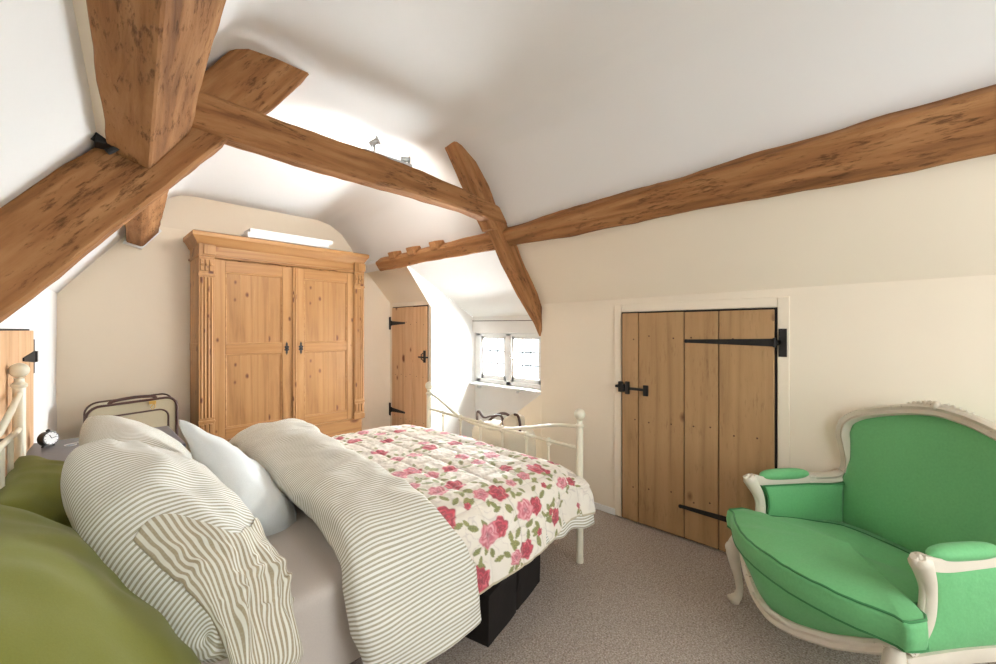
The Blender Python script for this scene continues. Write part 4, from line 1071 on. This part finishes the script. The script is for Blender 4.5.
# alarm clock
ck = thing('alarm_clock', (-.085, 3.13, .70), 'small round black alarm clock with a white dial on the bedside table', 'clock')
cdir = V((.62, -.78, .12)).normalized(); cc_ = V((-.085, 3.13, .742)); r = .036
m = MB(); m.tube([cc_-cdir*.022, cc_-cdir*.018, cc_+cdir*.014, cc_+cdir*.018, cc_+cdir*.018], [r*.8, r*.98, r, r*.97, r*.86], 28)
m.tube([cc_+V((0, 0, r-.002)), cc_+V((0, 0, r+.006)), cc_+V((0, 0, r+.012))], [.006, .010, .003], 10)
m.build('case', BLACKP, ck)
m = MB(); m.tube([cc_+cdir*.0178, cc_+cdir*.0192], r*.86, 28); m.build('dial', PAPER, ck)
m = MB(); sd = cdir.cross(V((0, 0, 1))).normalized(); up_ = sd.cross(cdir)
m.tube([cc_+cdir*.021, cc_+cdir*.021+up_*.018+sd*.008], .0014, 5); m.tube([cc_+cdir*.021, cc_+cdir*.021-sd*.022+up_*.004], .0012, 5)
for k in range(12):
    a = k*PI/6; q = cc_+cdir*.020+(up_*math.cos(a)+sd*math.sin(a))*r*.72; m.tube([q, q+(up_*math.cos(a)+sd*math.sin(a))*.004], .0011, 5)
m.build('hands', BLACKP, ck)
for s_ in (-1, 1):
    m = MB(); m.tube([cc_+sd*s_*.018-V((0, 0, .030)), V((cc_.x+sd.x*s_*.026, cc_.y+sd.y*s_*.026, .7005))], .005, 8); m.build('foot', BLACKP, ck)
# folded spectacles
gl = thing('spectacles', (.02, 3.07, .70), 'folded spectacles lying beside the alarm clock', 'spectacles')
for q in ((-.005, 3.06), (.045, 3.10)):
    m = MB(); m.tube([(q[0]+.022*math.cos(a), q[1]+.014*math.sin(a), .706+.002*math.sin(a)) for a in np.linspace(0, 2*PI, 20)], .0022, 6, cap=False); m.build('lens_rim', STEEL, gl)
    m = MB(); m.tube([(q[0], q[1], .7045), (q[0], q[1], .706)], .019, 16); m.build('lens', plain('lens_%d' % int(q[1]*100), S(190, 205, 222), .1), gl)
m = MB(); m.tube([(.015, 3.077, .71), (.02, 3.083, .713), (.025, 3.087, .71)], .002, 6); m.tube([(.06, 3.10, .705), (.03, 3.13, .704), (-.03, 3.09, .703)], .002, 6); m.build('temple', STEEL, gl)

# suitcase behind the bedside table
su = thing('suitcase', (.31, 4.02, 0), 'beige canvas suitcase with brown leather piping standing by the gable wall', 'suitcase')
SY0, SY1, SX0, SX1, SZ = 3.88, 4.10, .065, .545, .775
def rr(x0, x1, z0, z1, y, r=.07, n=8):
    out = []
    for cx_, cz_, a0 in ((x1-r, z1-r, 0), (x0+r, z1-r, PI/2), (x0+r, z0+r, PI), (x1-r, z0+r, 1.5*PI)):
        for k in range(n+1): a = a0+PI/2*k/n; out.append(V((cx_+r*math.cos(a), y, cz_+r*math.sin(a))))
    return out
lean = lambda p: V((p.x, p.y, p.z + .055*(p.x-SX0)))
m = MB(); m.prism([lean(p) for p in rr(SX0, SX1, .02, SZ, SY0)], (0, SY1-SY0, 0)); m.build('case_body', CANVAS, su, bevel=.012, ang=30)
for y in (SY0-.002, SY1+.002):
    m = MB(); P = [lean(p) for p in rr(SX0-.002, SX1+.002, .02, SZ+.002, y)]; m.tube(P+[P[0]], .0085, 8, cap=False); m.build('piping', LEATHER, su)
m = MB(); m.prism([lean(p) for p in rr(SX0+.05, SX1-.05, .08, SZ-.075, SY0, .06)], (0, -.022, 0)); pk = m.build('front_pocket', CANVAS, su, bevel=.006, ang=30)
m = MB(); P = [lean(p) for p in rr(SX0+.05, SX1-.05, .08, SZ-.075, SY0-.022, .06)]; m.tube(P+[P[0]], .006, 8, cap=False); m.build('zip', LEATHER, pk)
m = MB(); c0 = (SX0+SX1)/2; m.tube(spline([lean(V((c0-.13, SY0+.06, SZ+.0))), lean(V((c0-.10, SY0+.06, SZ+.018))), lean(V((c0, SY0+.06, SZ+.026))), lean(V((c0+.10, SY0+.06, SZ+.018))), lean(V((c0+.13, SY0+.06, SZ)))], 24), .011, 8, flat=.6); m.build('handle', LEATHER, su)
m = MB(); q = lean(V((c0+.10, SY0-.012, SZ-.022))); m.box(q.x-.02, q.x+.02, q.y-.006, q.y+.006, q.z-.008, q.z+.014); m.tube([q+V((.012, -.008, -.0)), q+V((.014, -.012, -.03)), q+V((.0, -.012, -.05)), q+V((-.01, -.01, -.03)), q+V((.012, -.008, 0))], .003, 6); m.build('zip_lock', BRASS, su, smooth=False)

# canvas holdall behind the foot of the bed
hb = thing('holdall', (2.35, 2.21, 0), 'cream canvas holdall with brown straps standing under the dormer window', 'bag')
m = rbox(2.20, 2.50, 1.96, 2.46, .0, .56, .08, amp=.02, seed=9)
m.build('bag_body', CREAMCAN, hb)
m = MB(); m.prism([(2.28, 1.98, .52), (2.28, 2.22, .52), (2.29, 2.18, .60), (2.29, 2.08, .665), (2.29, 2.0, .655)], (.09, 0, 0)); m.build('flap', CREAMCAN, hb, bevel=.02)
m = MB(); m.tube(spline([(2.285, 1.975, .54), (2.285, 1.975, .61), (2.285, 1.995, .665), (2.285, 2.03, .672)], 16), .010, 8); m.build('flap_edge', LEATHER, hb)
m = MB(); m.tube(spline([(2.30, 2.45, .54), (2.29, 2.43, .64), (2.29, 2.36, .60), (2.29, 2.27, .625), (2.30, 2.18, .635), (2.29, 2.14, .56)], 30), .012, 8, flat=.6); m.build('strap', LEATHER, hb)
m = MB(); m.tube(spline([(2.40, 2.42, .54), (2.38, 2.33, .60), (2.36, 2.22, .64), (2.36, 2.15, .63), (2.39, 2.12, .55)], 24), .012, 8, flat=.6); m.build('strap', LEATHER, hb)

# ------------------------------------------------------------------ light
w = bpy.data.worlds.new('sky'); SC.world = w; w.use_nodes = True
bg = w.node_tree.nodes['Background']; bg.inputs[0].default_value = (.90, .95, 1.0, 1); bg.inputs[1].default_value = 2.0
def area(name, loc, rot, sx, sy, power, col):
    d = bpy.data.lights.new(name, 'AREA'); d.shape = 'RECTANGLE'; d.size = sx; d.size_y = sy; d.energy = power; d.color = col
    o = bpy.data.objects.new(name, d); COL.objects.link(o); o.location = loc; o.rotation_euler = rot; return o
area('daylight_dormer', (XW+1.25, 2.95, 1.45), (0, PI/2-.10, 0), 4.0, 4.0, 7000, (.95, .98, 1))
area('gable_fill', (1.25, YN-.25, 1.45), (PI/2, 0, 0), 1.9, 1.7, 40, (1, .97, .93))  # fill light through the window added behind the viewpoint
def fill_spot(name, loc, target, power, ang_=165, r=.09):
    d = bpy.data.lights.new(name, 'SPOT'); d.energy = power; d.spot_size = math.radians(ang_); d.spot_blend = 1; d.shadow_soft_size = r; d.color = (1, .97, .93)
    o = bpy.data.objects.new(name, d); COL.objects.link(o); o.location = loc; o.rotation_euler = (V(target)-V(loc)).to_track_quat('-Z', 'Y').to_euler()
fill_spot('far_bay_fill', (1.18, DY0+.20, 2.30), (1.0, 4.33, 2.25), 21)  # added uplights to brighten the far bay; the bar's lamp heads aim elsewhere
fill_spot('far_bay_fill', (1.50, DY0+.20, 2.30), (1.9, 4.33, 2.25), 17)
SC.view_settings.view_transform = 'Standard'; SC.view_settings.look = 'None'; SC.view_settings.exposure = 0.6; SC.view_settings.gamma = 1
try: SC.view_settings.use_curve_mapping = False
except Exception: pass
SC.cycles.max_bounces = 10; SC.cycles.diffuse_bounces = 6; SC.cycles.transparent_max_bounces = 12
SC.cycles.sample_clamp_indirect = 6
# ------------------------------------------------------------------ camera
cam = bpy.data.cameras.new('camera'); co = bpy.data.objects.new('camera', cam); COL.objects.link(co)
cam.sensor_width = 36; cam.lens = 36*410/996; cam.clip_start = .02; cam.shift_y = -2/996
co.location = (0, 0, 1.3); co.rotation_euler = (PI/2, 0, -math.atan(426/410))
SC.camera = co
